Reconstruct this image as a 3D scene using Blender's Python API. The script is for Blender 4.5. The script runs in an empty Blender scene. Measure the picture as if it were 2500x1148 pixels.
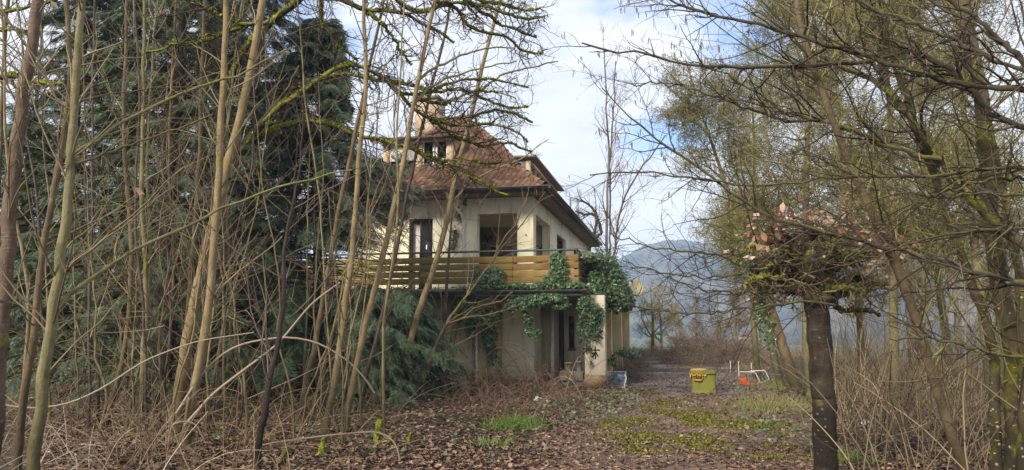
import bpy, math, random
import numpy as np
R = math.radians
sc = bpy.context.scene
COL = sc.collection

# ------------------------------------------------------------------ camera
F = 1785.0                       # focal length in pixels of the 2500 px wide photograph
YAW, PITCH, CAMZ = 12.53, 7.22, 1.6
cam = bpy.data.objects.new('camera', bpy.data.cameras.new('camera'))
COL.objects.link(cam)
cam.location = (0, 0, CAMZ)
cam.rotation_euler = (R(90 + PITCH), 0, R(YAW))
cam.data.sensor_width = 36.0
cam.data.lens = 36.0 * F / 2500.0
cam.data.clip_start = 0.05
cam.data.clip_end = 6000
sc.camera = cam

# ------------------------------------------------------------------ sky, sun, exposure
SUN_EL, SUN_ROT = 32.0, 206.0    # sun behind the camera, a little to the left
world = bpy.data.worlds.new('World'); sc.world = world; world.use_nodes = True
nt = world.node_tree; nt.nodes.clear()
def N(tree, kind, **kw):
    n = tree.nodes.new(kind)
    for k, v in kw.items(): setattr(n, k, v)
    return n
def ramp(tree, stops, interp='LINEAR'):
    n = tree.nodes.new('ShaderNodeValToRGB'); cr = n.color_ramp; cr.interpolation = interp
    while len(cr.elements) < len(stops): cr.elements.new(0.5)
    for e, (p, c) in zip(cr.elements, stops):
        e.position = p; e.color = (c[0], c[1], c[2], 1) if not isinstance(c, (int, float)) else (c, c, c, 1)
    return n
L = nt.links.new
sky = N(nt, 'ShaderNodeTexSky', sky_type='NISHITA'); sky.sun_disc = False
sky.sun_elevation = R(SUN_EL); sky.sun_rotation = R(SUN_ROT); sky.air_density = 1.0; sky.dust_density = 0.3; sky.ozone_density = 2.5
tc = N(nt, 'ShaderNodeTexCoord')
mp = N(nt, 'ShaderNodeMapping'); mp.inputs['Scale'].default_value = (1, 1, 2.6); mp.inputs['Location'].default_value = (3.1, 0.4, 1.7)
L(tc.outputs['Generated'], mp.inputs['Vector'])
n1 = N(nt, 'ShaderNodeTexNoise'); n1.inputs['Scale'].default_value = 3.2; n1.inputs['Detail'].default_value = 7; n1.inputs['Roughness'].default_value = 0.55
L(mp.outputs[0], n1.inputs['Vector'])
n2 = N(nt, 'ShaderNodeTexNoise'); n2.inputs['Scale'].default_value = 6.0; n2.inputs['Detail'].default_value = 6; n2.inputs['Roughness'].default_value = 0.6
L(mp.outputs[0], n2.inputs['Vector'])
SKY_OPEN = (0.0, 1.0, 0.5)       # replaced below by the direction of the break in the clouds
dotn = N(nt, 'ShaderNodeVectorMath', operation='DOT_PRODUCT')
L(tc.outputs['Generated'], dotn.inputs[0])
brk = N(nt, 'ShaderNodeMapRange', interpolation_type='SMOOTHSTEP'); brk.inputs['From Min'].default_value = 0.982; brk.inputs['From Max'].default_value = 1.0
brk.inputs['To Min'].default_value = 0.0; brk.inputs['To Max'].default_value = 0.22
L(dotn.outputs['Value'], brk.inputs['Value'])
sub = N(nt, 'ShaderNodeMath', operation='SUBTRACT'); L(n1.outputs[0], sub.inputs[0]); L(brk.outputs[0], sub.inputs[1])
cov = N(nt, 'ShaderNodeMapRange', interpolation_type='SMOOTHSTEP'); cov.inputs['From Min'].default_value = 0.24; cov.inputs['From Max'].default_value = 0.43
L(sub.outputs[0], cov.inputs['Value'])
crp = ramp(nt, [(0.30, (4.2, 4.55, 5.3)), (0.64, (5.9, 6.0, 6.1))]); L(n2.outputs[0], crp.inputs['Fac'])
mx = N(nt, 'ShaderNodeMix', data_type='RGBA')
deep = N(nt, 'ShaderNodeMix', data_type='RGBA', blend_type='MULTIPLY'); deep.inputs['Factor'].default_value = 1.0; deep.inputs[7].default_value = (1.05, 1.15, 1.32, 1)
L(sky.outputs[0], deep.inputs[6]); L(cov.outputs[0], mx.inputs['Factor']); L(deep.outputs[2], mx.inputs[6]); L(crp.outputs[0], mx.inputs[7])
bg = N(nt, 'ShaderNodeBackground'); bg.inputs['Strength'].default_value = 0.10
L(mx.outputs[2], bg.inputs['Color'])
wo = N(nt, 'ShaderNodeOutputWorld'); L(bg.outputs[0], wo.inputs['Surface'])

sun = bpy.data.objects.new('sun', bpy.data.lights.new('sun', 'SUN')); COL.objects.link(sun)
sun.data.energy = 3.0; sun.data.angle = R(13); sun.data.color = (1.0, 0.92, 0.77)
# sun_rotation 0 = +Y, clockwise seen from above; the sun lamp shines along its -Z
az = R(SUN_ROT); el = R(SUN_EL)
sdir = np.array([math.sin(az) * math.cos(el), math.cos(az) * math.cos(el), math.sin(el)])
from mathutils import Vector, Matrix
sun.rotation_euler = Vector(-sdir).to_track_quat('-Z', 'Y').to_euler()
sc.view_settings.view_transform = 'Standard'; sc.view_settings.look = 'None'
sc.view_settings.exposure = 1.0; sc.view_settings.gamma = 1.0; sc.view_settings.use_curve_mapping = False
sc.render.engine = 'CYCLES'
sc.cycles.max_bounces = 6; sc.cycles.diffuse_bounces = 3; sc.cycles.glossy_bounces = 2; sc.cycles.transparent_max_bounces = 6
sc.cycles.volume_bounces = 1
sc.cycles.use_denoising = True; sc.cycles.denoiser = 'OPENIMAGEDENOISE'; sc.cycles.denoising_input_passes = 'RGB_ALBEDO_NORMAL'; sc.cycles.denoising_prefilter = 'NONE'

# ------------------------------------------------------------------ photograph measurements -> world points
_a, _t = R(YAW), R(PITCH)
_h = np.array([-math.sin(_a), math.cos(_a), 0.0]); _r = np.array([math.cos(_a), math.sin(_a), 0.0]); _z = np.array([0, 0, 1.0])
_f = math.cos(_t) * _h + math.sin(_t) * _z; _u = -math.sin(_t) * _h + math.cos(_t) * _z
CAM = np.array([0, 0, CAMZ])
def ray(px, py):
    return (px - 1250.0) / F * _r - (py - 574.0) / F * _u + _f
def at(px, py, Y):               # on the upright plane y = Y
    d = ray(px, py); return CAM + d * (Y / d[1])
def atx(px, py, X):
    d = ray(px, py); return CAM + d * (X / d[0])
def gp(px, py, z=0.0):           # on the ground
    d = ray(px, py); return CAM + d * ((z - CAMZ) / d[2])
def atd(px, py, d):              # at depth d along the lens axis
    return CAM + ray(px, py) * d
def depth_of(p): return float(np.dot(np.asarray(p) - CAM, _f))
def proj(P):
    D = np.asarray(P) - CAM; d = np.maximum(D @ _f, 1e-3)
    return 1250 + F * (D @ _r) / d, 574 - F * (D @ _u) / d
_o = ray(1640, 110); _o /= np.linalg.norm(_o)
dotn.inputs[1].default_value = tuple(_o)

# ------------------------------------------------------------------ mesh helpers
class Acc:
    def __init__(s): s.v = []; s.q = []; s.t = []; s.n = 0
    def add(s, V, Q=None, T=None):
        V = np.asarray(V, dtype=np.float64).reshape(-1, 3)
        if Q is not None and len(Q): s.q.append(np.asarray(Q, dtype=np.int64).reshape(-1, 4) + s.n)
        if T is not None and len(T): s.t.append(np.asarray(T, dtype=np.int64).reshape(-1, 3) + s.n)
        s.v.append(V); s.n += len(V); return s
    def mesh(s, name, mat, smooth=False, origin=(0, 0, 0)):
        V = (np.concatenate(s.v) if s.v else np.zeros((0, 3))) - np.asarray(origin, dtype=float)
        Q = np.concatenate(s.q) if s.q else np.zeros((0, 4), dtype=np.int64)
        T = np.concatenate(s.t) if s.t else np.zeros((0, 3), dtype=np.int64)
        me = bpy.data.meshes.new(name)
        me.vertices.add(len(V)); me.vertices.foreach_set('co', V.astype(np.float32).ravel())
        nl = Q.size + T.size
        me.loops.add(nl); me.loops.foreach_set('vertex_index', np.concatenate([Q.ravel(), T.ravel()]).astype(np.int32))
        me.polygons.add(len(Q) + len(T))
        st = np.concatenate([np.arange(len(Q)) * 4, Q.size + np.arange(len(T)) * 3]).astype(np.int32)
        me.polygons.foreach_set('loop_start', st)
        if smooth: me.polygons.foreach_set('use_smooth', np.ones(len(st), dtype=bool))
        me.update(calc_edges=True)
        if mat: me.materials.append(mat)
        return me
    def build(s, name, mat, parent=None, smooth=False, **tags):
        if parent is not None: return link(name, s.mesh(name, mat, smooth, world_loc(parent)), parent, **tags)
        return link(name, s.mesh(name, mat, smooth), None, **tags)
def world_loc(o):
    p = np.array(o.location)
    while o.parent is not None: o = o.parent; p = p + np.array(o.location)
    return p
def link(name, me, parent=None, loc=None, **tags):
    o = bpy.data.objects.new(name, me); COL.objects.link(o)
    if parent is not None: o.parent = parent
    if loc is not None: o.location = loc
    for k, v in tags.items(): o[k] = v
    return o
def clone(root, label, loc, rot, scale=1.0):
    """a copy of a whole thing (parts and sub-parts, sharing their meshes) standing elsewhere"""
    r = root.copy(); COL.objects.link(r); r.location = loc; r.rotation_euler = (0, 0, rot); r.scale = (scale,) * 3 if np.isscalar(scale) else scale; r['label'] = label
    for ch in list(root.children):
        c = ch.copy(); COL.objects.link(c); c.parent = r
        for g in list(ch.children): d = g.copy(); COL.objects.link(d); d.parent = c
    return r
def thing(name, label, cat, loc=(0, 0, 0), group=None):
    o = bpy.data.objects.new(name, None); COL.objects.link(o); o.location = loc; o.empty_display_size = 0.2
    o['label'] = label; o['category'] = cat
    if group: o['group'] = group
    return o
BOXQ = np.array([[0, 3, 2, 1], [4, 5, 6, 7], [0, 1, 5, 4], [1, 2, 6, 5], [2, 3, 7, 6], [3, 0, 4, 7]])
def box(acc, x0, x1, y0, y1, z0, z1):
    V = [(x0, y0, z0), (x1, y0, z0), (x1, y1, z0), (x0, y1, z0), (x0, y0, z1), (x1, y0, z1), (x1, y1, z1), (x0, y1, z1)]
    return acc.add(V, BOXQ)
def boxmesh(name, mat, parent, x0, x1, y0, y1, z0, z1, bevel=0.0, **tags):
    o = box(Acc(), min(x0, x1), max(x0, x1), min(y0, y1), max(y0, y1), min(z0, z1), max(z0, z1)).build(name, mat, parent, **tags)
    if bevel:
        m = o.modifiers.new('bevel', 'BEVEL'); m.width = bevel; m.segments = 2; m.limit_method = 'ANGLE'
    return o
def tubes(acc, P, Rr, sides=3):
    P = np.asarray(P, dtype=float); Rr = np.asarray(Rr, dtype=float)
    if P.ndim == 2: P = P[None]; Rr = Rr[None]
    m, k, _ = P.shape
    if m == 0: return acc
    T = np.gradient(P, axis=1); T /= np.linalg.norm(T, axis=2, keepdims=True) + 1e-9
    mean = T.mean(axis=1); ax = np.argmin(np.abs(mean), axis=1)
    ref = np.zeros((m, 3)); ref[np.arange(m), ax] = 1
    A = np.cross(T, ref[:, None, :]); A /= np.linalg.norm(A, axis=2, keepdims=True) + 1e-9
    B = np.cross(T, A)
    th = np.arange(sides) / sides * 2 * np.pi
    V = P[:, :, None, :] + Rr[:, :, None, None] * (np.cos(th)[None, None, :, None] * A[:, :, None, :] + np.sin(th)[None, None, :, None] * B[:, :, None, :])
    i = np.arange(m)[:, None, None] * (k * sides) + np.arange(k - 1)[None, :, None] * sides
    j = np.arange(sides)[None, None, :]; j2 = (j + 1) % sides
    Q = np.stack([i + j, i + j2, i + sides + j2, i + sides + j], axis=-1).reshape(-1, 4)
    return acc.add(V.reshape(-1, 3), Q)
def pipe(acc, pts, r, sides=8):
    pts = np.asarray(pts, dtype=float); return tubes(acc, pts, np.full(len(pts), r), sides)
def instance(acc, tv, tt, M, pos):
    """copies of a small template (tv verts, tt triangles) with matrices M (n,3,3) and positions (n,3)"""
    tv = np.asarray(tv, dtype=float); tt = np.asarray(tt); n = len(pos)
    if n == 0: return acc
    V = np.einsum('nij,vj->nvi', M, tv) + np.asarray(pos)[:, None, :]
    T = tt[None] + (np.arange(n) * len(tv))[:, None, None]
    return acc.add(V.reshape(-1, 3), None, T.reshape(-1, 3))
def frames(fwd, up, sx, sy, sz):
    """matrices whose y axis is fwd and whose z is close to up"""
    f = fwd / (np.linalg.norm(fwd, axis=1, keepdims=True) + 1e-9)
    x = np.cross(f, up); x /= np.linalg.norm(x, axis=1, keepdims=True) + 1e-9
    z = np.cross(x, f)
    sx, sy, sz = [np.broadcast_to(np.asarray(q, dtype=float), (len(f),)) for q in (sx, sy, sz)]
    return np.stack([x * sx[:, None], f * sy[:, None], z * sz[:, None]], axis=2)
def unit(rng, n):
    v = rng.normal(size=(n, 3)); return v / np.linalg.norm(v, axis=1, keepdims=True)
def grow(P, Rr, n, rng, k=5, length=(0.3, 1.0), angle=(35, 70), t=(0.15, 1.0), wig=0.25, up=0.0, ratio=0.6, rmin=0.002, rmax=1.0, taper=0.3, shorten=0.5):
    """n side shoots on the polylines P (m,k0,3) of radius Rr (m,k0)"""
    m, k0, _ = P.shape
    if m == 0 or n == 0: return np.zeros((0, k, 3)), np.zeros((0, k))
    seg = np.linalg.norm(np.diff(P, axis=1), axis=2).sum(axis=1); w = seg / seg.sum()
    pi = rng.choice(m, size=n, p=w)
    tt = rng.uniform(t[0], t[1], n); x = tt * (k0 - 1); i0 = np.minimum(x.astype(int), k0 - 2); fr = (x - i0)[:, None]
    p0 = P[pi, i0] * (1 - fr) + P[pi, i0 + 1] * fr
    rp = Rr[pi, i0] * (1 - fr[:, 0]) + Rr[pi, i0 + 1] * fr[:, 0]
    tg = P[pi, i0 + 1] - P[pi, i0]; tg /= np.linalg.norm(tg, axis=1, keepdims=True) + 1e-9
    u = unit(rng, n); u -= (u * tg).sum(1, keepdims=True) * tg; u /= np.linalg.norm(u, axis=1, keepdims=True) + 1e-9
    a = np.radians(rng.uniform(angle[0], angle[1], n))[:, None]
    d = np.cos(a) * tg + np.sin(a) * u
    Ls = rng.uniform(length[0], length[1], n) * (1 - shorten * tt)
    out = np.empty((n, k, 3)); out[:, 0] = p0
    st = (Ls / (k - 1))[:, None]
    for s in range(1, k):
        d = d + wig * rng.normal(size=(n, 3)) + np.array([0, 0, up]); d /= np.linalg.norm(d, axis=1, keepdims=True)
        out[:, s] = out[:, s - 1] + d * st
    r0 = np.clip(np.minimum(rp * ratio, rp), rmin, rmax)
    rr = r0[:, None] * np.linspace(1, taper, k)[None]
    return out, rr
def smooth_poly(pts, k):
    pts = np.asarray(pts, dtype=float)
    s = np.concatenate([[0], np.cumsum(np.linalg.norm(np.diff(pts[:, :2], axis=0), axis=1))]); s /= s[-1]
    q = np.linspace(0, 1, k); c = np.stack([np.interp(q, s, pts[:, j]) for j in range(pts.shape[1])], axis=1)
    if len(pts) > 2:
        for _ in range(2):
            d = c.copy(); d[1:-1] = 0.25 * c[:-2] + 0.5 * c[1:-1] + 0.25 * c[2:]; c = d
    return c
def traced(pts, d0, d1, w0, w1, k=22, rng=None, jit=0.0):
    """a limb measured in the photograph: points from its thick end to its tip, depth d0 -> d1, width in photo pixels w0 -> w1"""
    c = smooth_poly(pts, k); D = np.linspace(d0, d1, k); W = np.linspace(w0, w1, k)
    P = np.array([atd(x, y, d) for (x, y), d in zip(c[:, :2], D)])
    if rng is not None and jit: P[1:-1] += rng.normal(size=(k - 2, 3)) * jit
    return P[None], (W * D / F / 2)[None]

# ------------------------------------------------------------------ materials
MATS = {}
def newmat(name, rough=0.8, spec=0.3):
    m = bpy.data.materials.new(name); m.use_nodes = True; t = m.node_tree
    b = t.nodes['Principled BSDF']; b.inputs['Roughness'].default_value = rough; b.inputs['Specular IOR Level'].default_value = spec
    MATS[name] = m
    return m, t, b
def noise(t, vec, scale, detail=4, rough=0.55, mapping=None):
    if mapping is not None:
        mpn = N(t, 'ShaderNodeMapping'); mpn.inputs['Scale'].default_value = mapping; t.links.new(vec, mpn.inputs['Vector']); vec = mpn.outputs[0]
    n = N(t, 'ShaderNodeTexNoise'); n.inputs['Scale'].default_value = scale; n.inputs['Detail'].default_value = detail; n.inputs['Roughness'].default_value = rough
    t.links.new(vec, n.inputs['Vector']); return n.outputs[0]
def mixc(t, fac, a, b, mode='MIX'):
    n = N(t, 'ShaderNodeMix', data_type='RGBA', blend_type=mode)
    for s, v in ((n.inputs['Factor'], fac), (n.inputs[6], a), (n.inputs[7], b)):
        if isinstance(v, (int, float)): s.default_value = v
        elif isinstance(v, tuple): s.default_value = (*v, 1)
        else: t.links.new(v, s)
    return n.outputs[2]
def bump(t, b, h, dist=0.01, strength=0.6):
    n = N(t, 'ShaderNodeBump'); n.inputs['Distance'].default_value = dist; n.inputs['Strength'].default_value = strength
    t.links.new(h, n.inputs['Height']); t.links.new(n.outputs[0], b.inputs['Normal'])
def smooth(t, v, lo, hi):
    n = N(t, 'ShaderNodeMapRange', interpolation_type='SMOOTHSTEP'); n.inputs['From Min'].default_value = lo; n.inputs['From Max'].default_value = hi
    t.links.new(v, n.inputs['Value']); return n.outputs[0]
def mul(t, a, b, op='MULTIPLY'):
    n = N(t, 'ShaderNodeMath', operation=op)
    for s, v in ((n.inputs[0], a), (n.inputs[1], b)):
        if isinstance(v, (int, float)): s.default_value = v
        else: t.links.new(v, s)
    return n.outputs[0]
def pos(t): return N(t, 'ShaderNodeNewGeometry').outputs['Position']
def mat_varied(name, c1, c2, scale=3, rough=0.8, spec=0.3, detail=5, mapping=None, bmp=0.0, bscale=None, lo=0.35, hi=0.65, metallic=0.0):
    m, t, b = newmat(name, rough, spec); p = pos(t)
    f = noise(t, p, scale, detail, mapping=mapping); r = ramp(t, [(lo, c1), (hi, c2)]); t.links.new(f, r.inputs['Fac'])
    t.links.new(r.outputs[0], b.inputs['Base Color']); b.inputs['Metallic'].default_value = metallic
    if bmp: bump(t, b, noise(t, p, bscale or scale * 6, 4), bmp)
    return m
def mat_bark(name, c1, c2, moss=0.0, band=0.3, moss_col=((0.10, 0.13, 0.012), (0.26, 0.27, 0.03)), spots=0.0):
    m, t, b = newmat(name, 0.75, 0.25); g = N(t, 'ShaderNodeNewGeometry'); p = g.outputs['Position']
    f = noise(t, p, 9, 6, mapping=(1, 1, 0.35)); r = ramp(t, [(0.32, c1), (0.68, c2)]); t.links.new(f, r.inputs['Fac']); c = r.outputs[0]
    if band:                     # cross bands and lenticels of young bark
        f2 = noise(t, p, 16, 3, mapping=(0.5, 0.5, 4.0)); c = mixc(t, mul(t, smooth(t, f2, 0.55, 0.75), band), c, (0.32, 0.28, 0.20))
        f2 = noise(t, p, 5, 3, mapping=(1.2, 1.2, 0.8)); c = mixc(t, mul(t, smooth(t, f2, 0.52, 0.70), band), c, tuple(x * 0.42 for x in c1))
    sz_ = N(t, 'ShaderNodeSeparateXYZ'); t.links.new(p, sz_.inputs[0])   # wet, algae darkened foot of the stems
    c = mixc(t, mul(t, smooth(t, mul(t, sz_.outputs[2], mul(t, noise(t, p, 2.0, 4), 1.6), 'SUBTRACT'), 0.55, -0.55), 0.75), c, (c1[0] * .38, c1[1] * .38, c1[2] * .34))
    if spots:
        v = N(t, 'ShaderNodeTexVoronoi'); v.inputs['Scale'].default_value = 11; t.links.new(p, v.inputs['Vector'])
        s = mul(t, smooth(t, v.outputs['Distance'], 0.19, 0.13), smooth(t, noise(t, p, 2.3, 2), 0.45, 0.6)); c = mixc(t, mul(t, s, spots), c, (0.42, 0.43, 0.37))
    if moss:                     # moss sits on what faces up, in patches
        sx = N(t, 'ShaderNodeSeparateXYZ'); t.links.new(g.outputs['Normal'], sx.inputs[0])
        k = mul(t, noise(t, p, 3.0, 5), mul(t, sx.outputs[2], 0.22), 'ADD'); k = smooth(t, k, 0.66 - moss * 0.3, 0.78 - moss * 0.3)
        mr = ramp(t, [(0.3, moss_col[0]), (0.7, moss_col[1])]); t.links.new(noise(t, p, 30, 4), mr.inputs['Fac'])
        c = mixc(t, k, c, mr.outputs[0])
    t.links.new(c, b.inputs['Base Color']); c2_ = mixc(t, mul(t, smooth(t, noise(t, p, 38, 5, 0.7, mapping=(1, 1, 0.6)), 0.56, 0.70), 0.55), c, tuple(x * 0.35 for x in c1)); t.links.new(c2_, b.inputs['Base Color'])
    bump(t, b, noise(t, p, 34, 6, 0.7, mapping=(1, 1, 0.45)), 0.02, 1.0)
    return m
def mat_leaf(name, stops, rough=0.6, spec=0.35, trans=0.0, fine=None):
    m, t, b = newmat(name, rough, spec); g = N(t, 'ShaderNodeNewGeometry'); oi = N(t, 'ShaderNodeObjectInfo')
    f = mul(t, mul(t, g.outputs['Random Per Island'], oi.outputs['Random'], 'ADD'), 1.0, 'FRACT')
    r = ramp(t, stops); t.links.new(f, r.inputs['Fac']); c = r.outputs[0]
    if fine: c = mixc(t, mul(t, noise(t, g.outputs['Position'], fine[0], 3), fine[1]), c, fine[2])
    t.links.new(c, b.inputs['Base Color'])
    if trans:
        tr = N(t, 'ShaderNodeBsdfTranslucent'); t.links.new(c, tr.inputs['Color']); ms = N(t, 'ShaderNodeMixShader'); ms.inputs[0].default_value = trans
        t.links.new(b.outputs[0], ms.inputs[1]); t.links.new(tr.outputs[0], ms.inputs[2]); t.links.new(ms.outputs[0], t.nodes['Material Output'].inputs['Surface'])
    return m
# ------------------------------------------------------------------ ground, path, meadow, hills
rg = np.random.default_rng(5)
def height(X, Y):
    """flat round the house, falling away behind it and to the right into a valley, hills beyond"""
    D = np.hypot(X, Y)
    fall = np.clip((Y - 44) / 60, 0, 1); fall = fall * fall * (3 - 2 * fall)
    side = np.clip((X - 7 - 0.02 * Y) / 40, 0, 1); side = side * side * (3 - 2 * side)
    z = -9 * np.maximum(fall, side)
    bank = np.exp(-((X - 1.2) / 5.0) ** 2 - ((Y - 33) / 4.5) ** 2) * 0.55
    return z + bank
def hgrid(n, lo, hi, mid, p=3.0):
    s = np.linspace(-1, 1, n); q = np.sign(s) * np.abs(s) ** p
    return np.where(q < 0, mid + q * (mid - lo), mid + q * (hi - mid))
gx = hgrid(161, -500, 500, 0); gy = hgrid(161, -40, 900, 12)
GX, GY = np.meshgrid(gx, gy, indexing='ij')
GZ = height(GX, GY)
V = np.stack([GX, GY, GZ], axis=-1).reshape(-1, 3)
ii, jj = np.meshgrid(np.arange(160), np.arange(160), indexing='ij'); q0 = (ii * 161 + jj).ravel()
Qg = np.stack([q0, q0 + 161, q0 + 162, q0 + 1], axis=1)
m, t, b = newmat('soil', 0.85, 0.25); p = pos(t)
r = ramp(t, [(0.3, (0.030, 0.022, 0.016)), (0.55, (0.070, 0.050, 0.036)), (0.75, (0.105, 0.080, 0.060))]); t.links.new(noise(t, p, 2.2, 8, 0.65), r.inputs['Fac'])
gr = ramp(t, [(0.35, (0.055, 0.075, 0.022)), (0.65, (0.11, 0.115, 0.045))]); t.links.new(noise(t, p, 6, 5), gr.inputs['Fac'])
sx = N(t, 'ShaderNodeSeparateXYZ'); t.links.new(p, sx.inputs[0])
far = smooth(t, sx.outputs[1], 46, 75)
c = mixc(t, mul(t, smooth(t, noise(t, p, 0.5, 4), 0.5, 0.62), 0.35), r.outputs[0], gr.outputs[0])
c = mixc(t, far, c, gr.outputs[0])
t.links.new(c, b.inputs['Base Color']); bump(t, b, noise(t, p, 14, 6, 0.7), 0.03, 0.8)
Acc().add(V, Qg).build('ground', m, smooth=True, kind='structure')

# path: wet dark earth over old paving, running to the back past the house
m, t, b = newmat('wet_path', 0.6, 0.25); p = pos(t)
r = ramp(t, [(0.3, (0.085, 0.054, 0.037)), (0.6, (0.175, 0.117, 0.082)), (0.8, (0.25, 0.185, 0.14))]); t.links.new(noise(t, p, 1.6, 8, 0.65), r.inputs['Fac'])
t.links.new(r.outputs[0], b.inputs['Base Color'])
rr = N(t, 'ShaderNodeMapRange'); rr.inputs['To Min'].default_value = 0.5; rr.inputs['To Max'].default_value = 0.92; t.links.new(smooth(t, noise(t, p, 0.9, 3), 0.42, 0.58), rr.inputs['Value'])
t.links.new(rr.outputs[0], b.inputs['Roughness']); bump(t, b, noise(t, p, 9, 6, 0.7), 0.02, 0.8)
ys = np.linspace(3, 43, 41); pv = []
for y in ys:
    cx = 0.25 + 0.012 * (y - 18) ; wl = 2.0 + 0.25 * math.sin(y * 1.3) - (0.55 if y > 20 else 0); wr = 2.3 + 0.3 * math.sin(y * 0.9 + 1)
    for q in np.linspace(-wl, wr, 7): pv.append((cx + q, y, 0.006 + height(cx + q, y)))
pq = [(i * 7 + j, i * 7 + j + 1, i * 7 + j + 8, i * 7 + j + 7) for i in range(40) for j in range(6)]
Acc().add(pv, pq).build('path', m, smooth=True, kind='structure')

# meadow behind the house
m, t, b = newmat('meadow_grass', 0.8, 0.2); p = pos(t)
r = ramp(t, [(0.35, (0.075, 0.11, 0.022)), (0.65, (0.20, 0.23, 0.055))]); t.links.new(noise(t, p, 3, 6), r.inputs['Fac']); t.links.new(r.outputs[0], b.inputs['Base Color'])
bump(t, b, noise(t, p, 22, 4), 0.06, 1.0)
mv = []; mq = []
for i, y in enumerate(np.linspace(37, 62, 26)):
    for j, x in enumerate(np.linspace(-9, 3.5, 16)):
        xx = x + 0.5 * math.sin(y * 0.8 + j); mv.append((xx, y, height(xx, y) + 0.03 + 0.28 * math.exp(-((y - 47) / 6) ** 2) * (1 + 0.3 * math.sin(xx * 1.7))))
        if i < 25 and j < 15: k = i * 16 + j; mq.append((k, k + 1, k + 17, k + 16))
Acc().add(mv, mq).build('meadow', m, smooth=True, kind='structure')

# hills: a wooded ridge far behind and a nearer one on the right
def hill(name, profile, dist, back, seed, mat, base=-11):
    rn = np.random.default_rng(seed); px = np.arange(profile[0][0], profile[-1][0] + 1, 9.0)
    py = np.interp(px, [a for a, _ in profile], [b_ for _, b_ in profile]); rows = 34; vv = []
    for i in range(rows):
        f_ = i / (rows - 1)
        for x, y in zip(px, py):
            d = ray(x, y); d = d * (dist / np.linalg.norm(d[:2])); top = CAMZ + d[2]
            s = 0.62 + 0.38 * f_ if f_ < 1 else 1.0
            z = base + (top - base) * (math.sin(f_ * math.pi / 2) ** 1.15)
            vv.append((d[0] * s, d[1] * s, z))
    vv = np.array(vv); nx = len(px)
    vv[:, 2] += np.where(vv[:, 2] > base + 3, rn.uniform(-1, 1, len(vv)) * dist * 0.0022, 0)
    bk = vv[-nx:].copy(); bk[:, :2] *= 1 + back; bk[:, 2] = base; vv = np.concatenate([vv, bk])
    q = [(i * nx + j, i * nx + j + 1, (i + 1) * nx + j + 1, (i + 1) * nx + j) for i in range(rows) for j in range(nx - 1)]
    return Acc().add(vv, q).build(name, mat, smooth=False, kind='structure')
m, t, b = newmat('far_woods', 0.95, 0.05); p = pos(t)
r = ramp(t, [(0.36, (0.008, 0.012, 0.010)), (0.5, (0.050, 0.052, 0.038)), (0.62, (0.15, 0.12, 0.08))]); t.links.new(noise(t, p, 0.022, 10, 0.72), r.inputs['Fac']); t.links.new(r.outputs[0], b.inputs['Base Color'])
HF = m
hill('hill', [(500, 760), (900, 700), (1200, 690), (1400, 668), (1480, 650), (1530, 630), (1560, 611), (1590, 601), (1625, 594), (1660, 592), (1720, 600), (1800, 612), (1950, 600), (2100, 580), (2300, 585), (2700, 610), (3200, 690)], 1250, 0.35, 3, HF)
hill('hill', [(-2200, 640), (-900, 590), (-200, 560), (300, 575), (700, 640), (950, 720), (1150, 790)], 330, 0.3, 6, HF)
hill('hill', [(1850, 805), (1950, 740), (2050, 680), (2150, 610), (2260, 560), (2400, 530), (2600, 505), (3000, 520), (3500, 640)], 760, 0.3, 4, HF)

# air of a damp winter day
hz = box(Acc(), -2400, 2400, -45, 2300, -12.5, 160)
m = bpy.data.materials.new('haze_air'); m.use_nodes = True; t = m.node_tree; t.nodes.clear()
pvn = N(t, 'ShaderNodeVolumePrincipled'); pvn.inputs['Color'].default_value = (0.54, 0.71, 1.0, 1); pvn.inputs['Density'].default_value = 0.0006; pvn.inputs['Anisotropy'].default_value = 0.0
o_ = N(t, 'ShaderNodeOutputMaterial'); t.links.new(pvn.outputs[0], o_.inputs['Volume'])
hz.build('haze', m, kind='stuff')

# far houses in the valley
m_rw = mat_varied('far_wall', (0.6, 0.55, 0.5), (0.7, 0.66, 0.6), 0.5); m_rr = mat_varied('far_roof', (0.30, 0.13, 0.10), (0.38, 0.17, 0.13), 0.6); m_gl = mat_varied('far_glass', (0.03, 0.035, 0.04), (0.05, 0.055, 0.06), 1, 0.2)
def far_house(px, py, D, w, label):
    d = ray(px, py); p0 = CAM + d * (D / np.linalg.norm(d[:2])); x, y, z = p0; zb = z - 4.5
    o = thing('valley_house', label, 'house', (x, y, zb), 'houses far off in the valley')
    boxmesh('wall', m_rw, o, x - w / 2, x + w / 2, y, y + 8, zb, z)
    a = Acc(); a.add([(x - w / 2 - .5, y - .6, z), (x + w / 2 + .5, y - .6, z), (x + w / 2 + .5, y + 8.6, z), (x - w / 2 - .5, y + 8.6, z), (x - w / 2 - .5, y + 4, z + 3.6), (x + w / 2 + .5, y + 4, z + 3.6)],
              [(0, 1, 5, 4), (2, 3, 4, 5), (0, 3, 2, 1)], [(1, 2, 5), (3, 0, 4)]); a.build('roof', m_rr, o)
    for k in range(4):
        xx = x - w / 2 + w * (k + .5) / 4; boxmesh('window', m_gl, o, xx - .6, xx + .6, y - .05, y + .05, zb + 1.6, zb + 3.2)
far_house(1832, 823, 700, 19, 'small red roofed house in the valley seen below the leafless branches right of the path')
far_house(1826, 728, 890, 24, 'pale pink roofed house high on the misty slope left of the pollard trunk')
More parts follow.
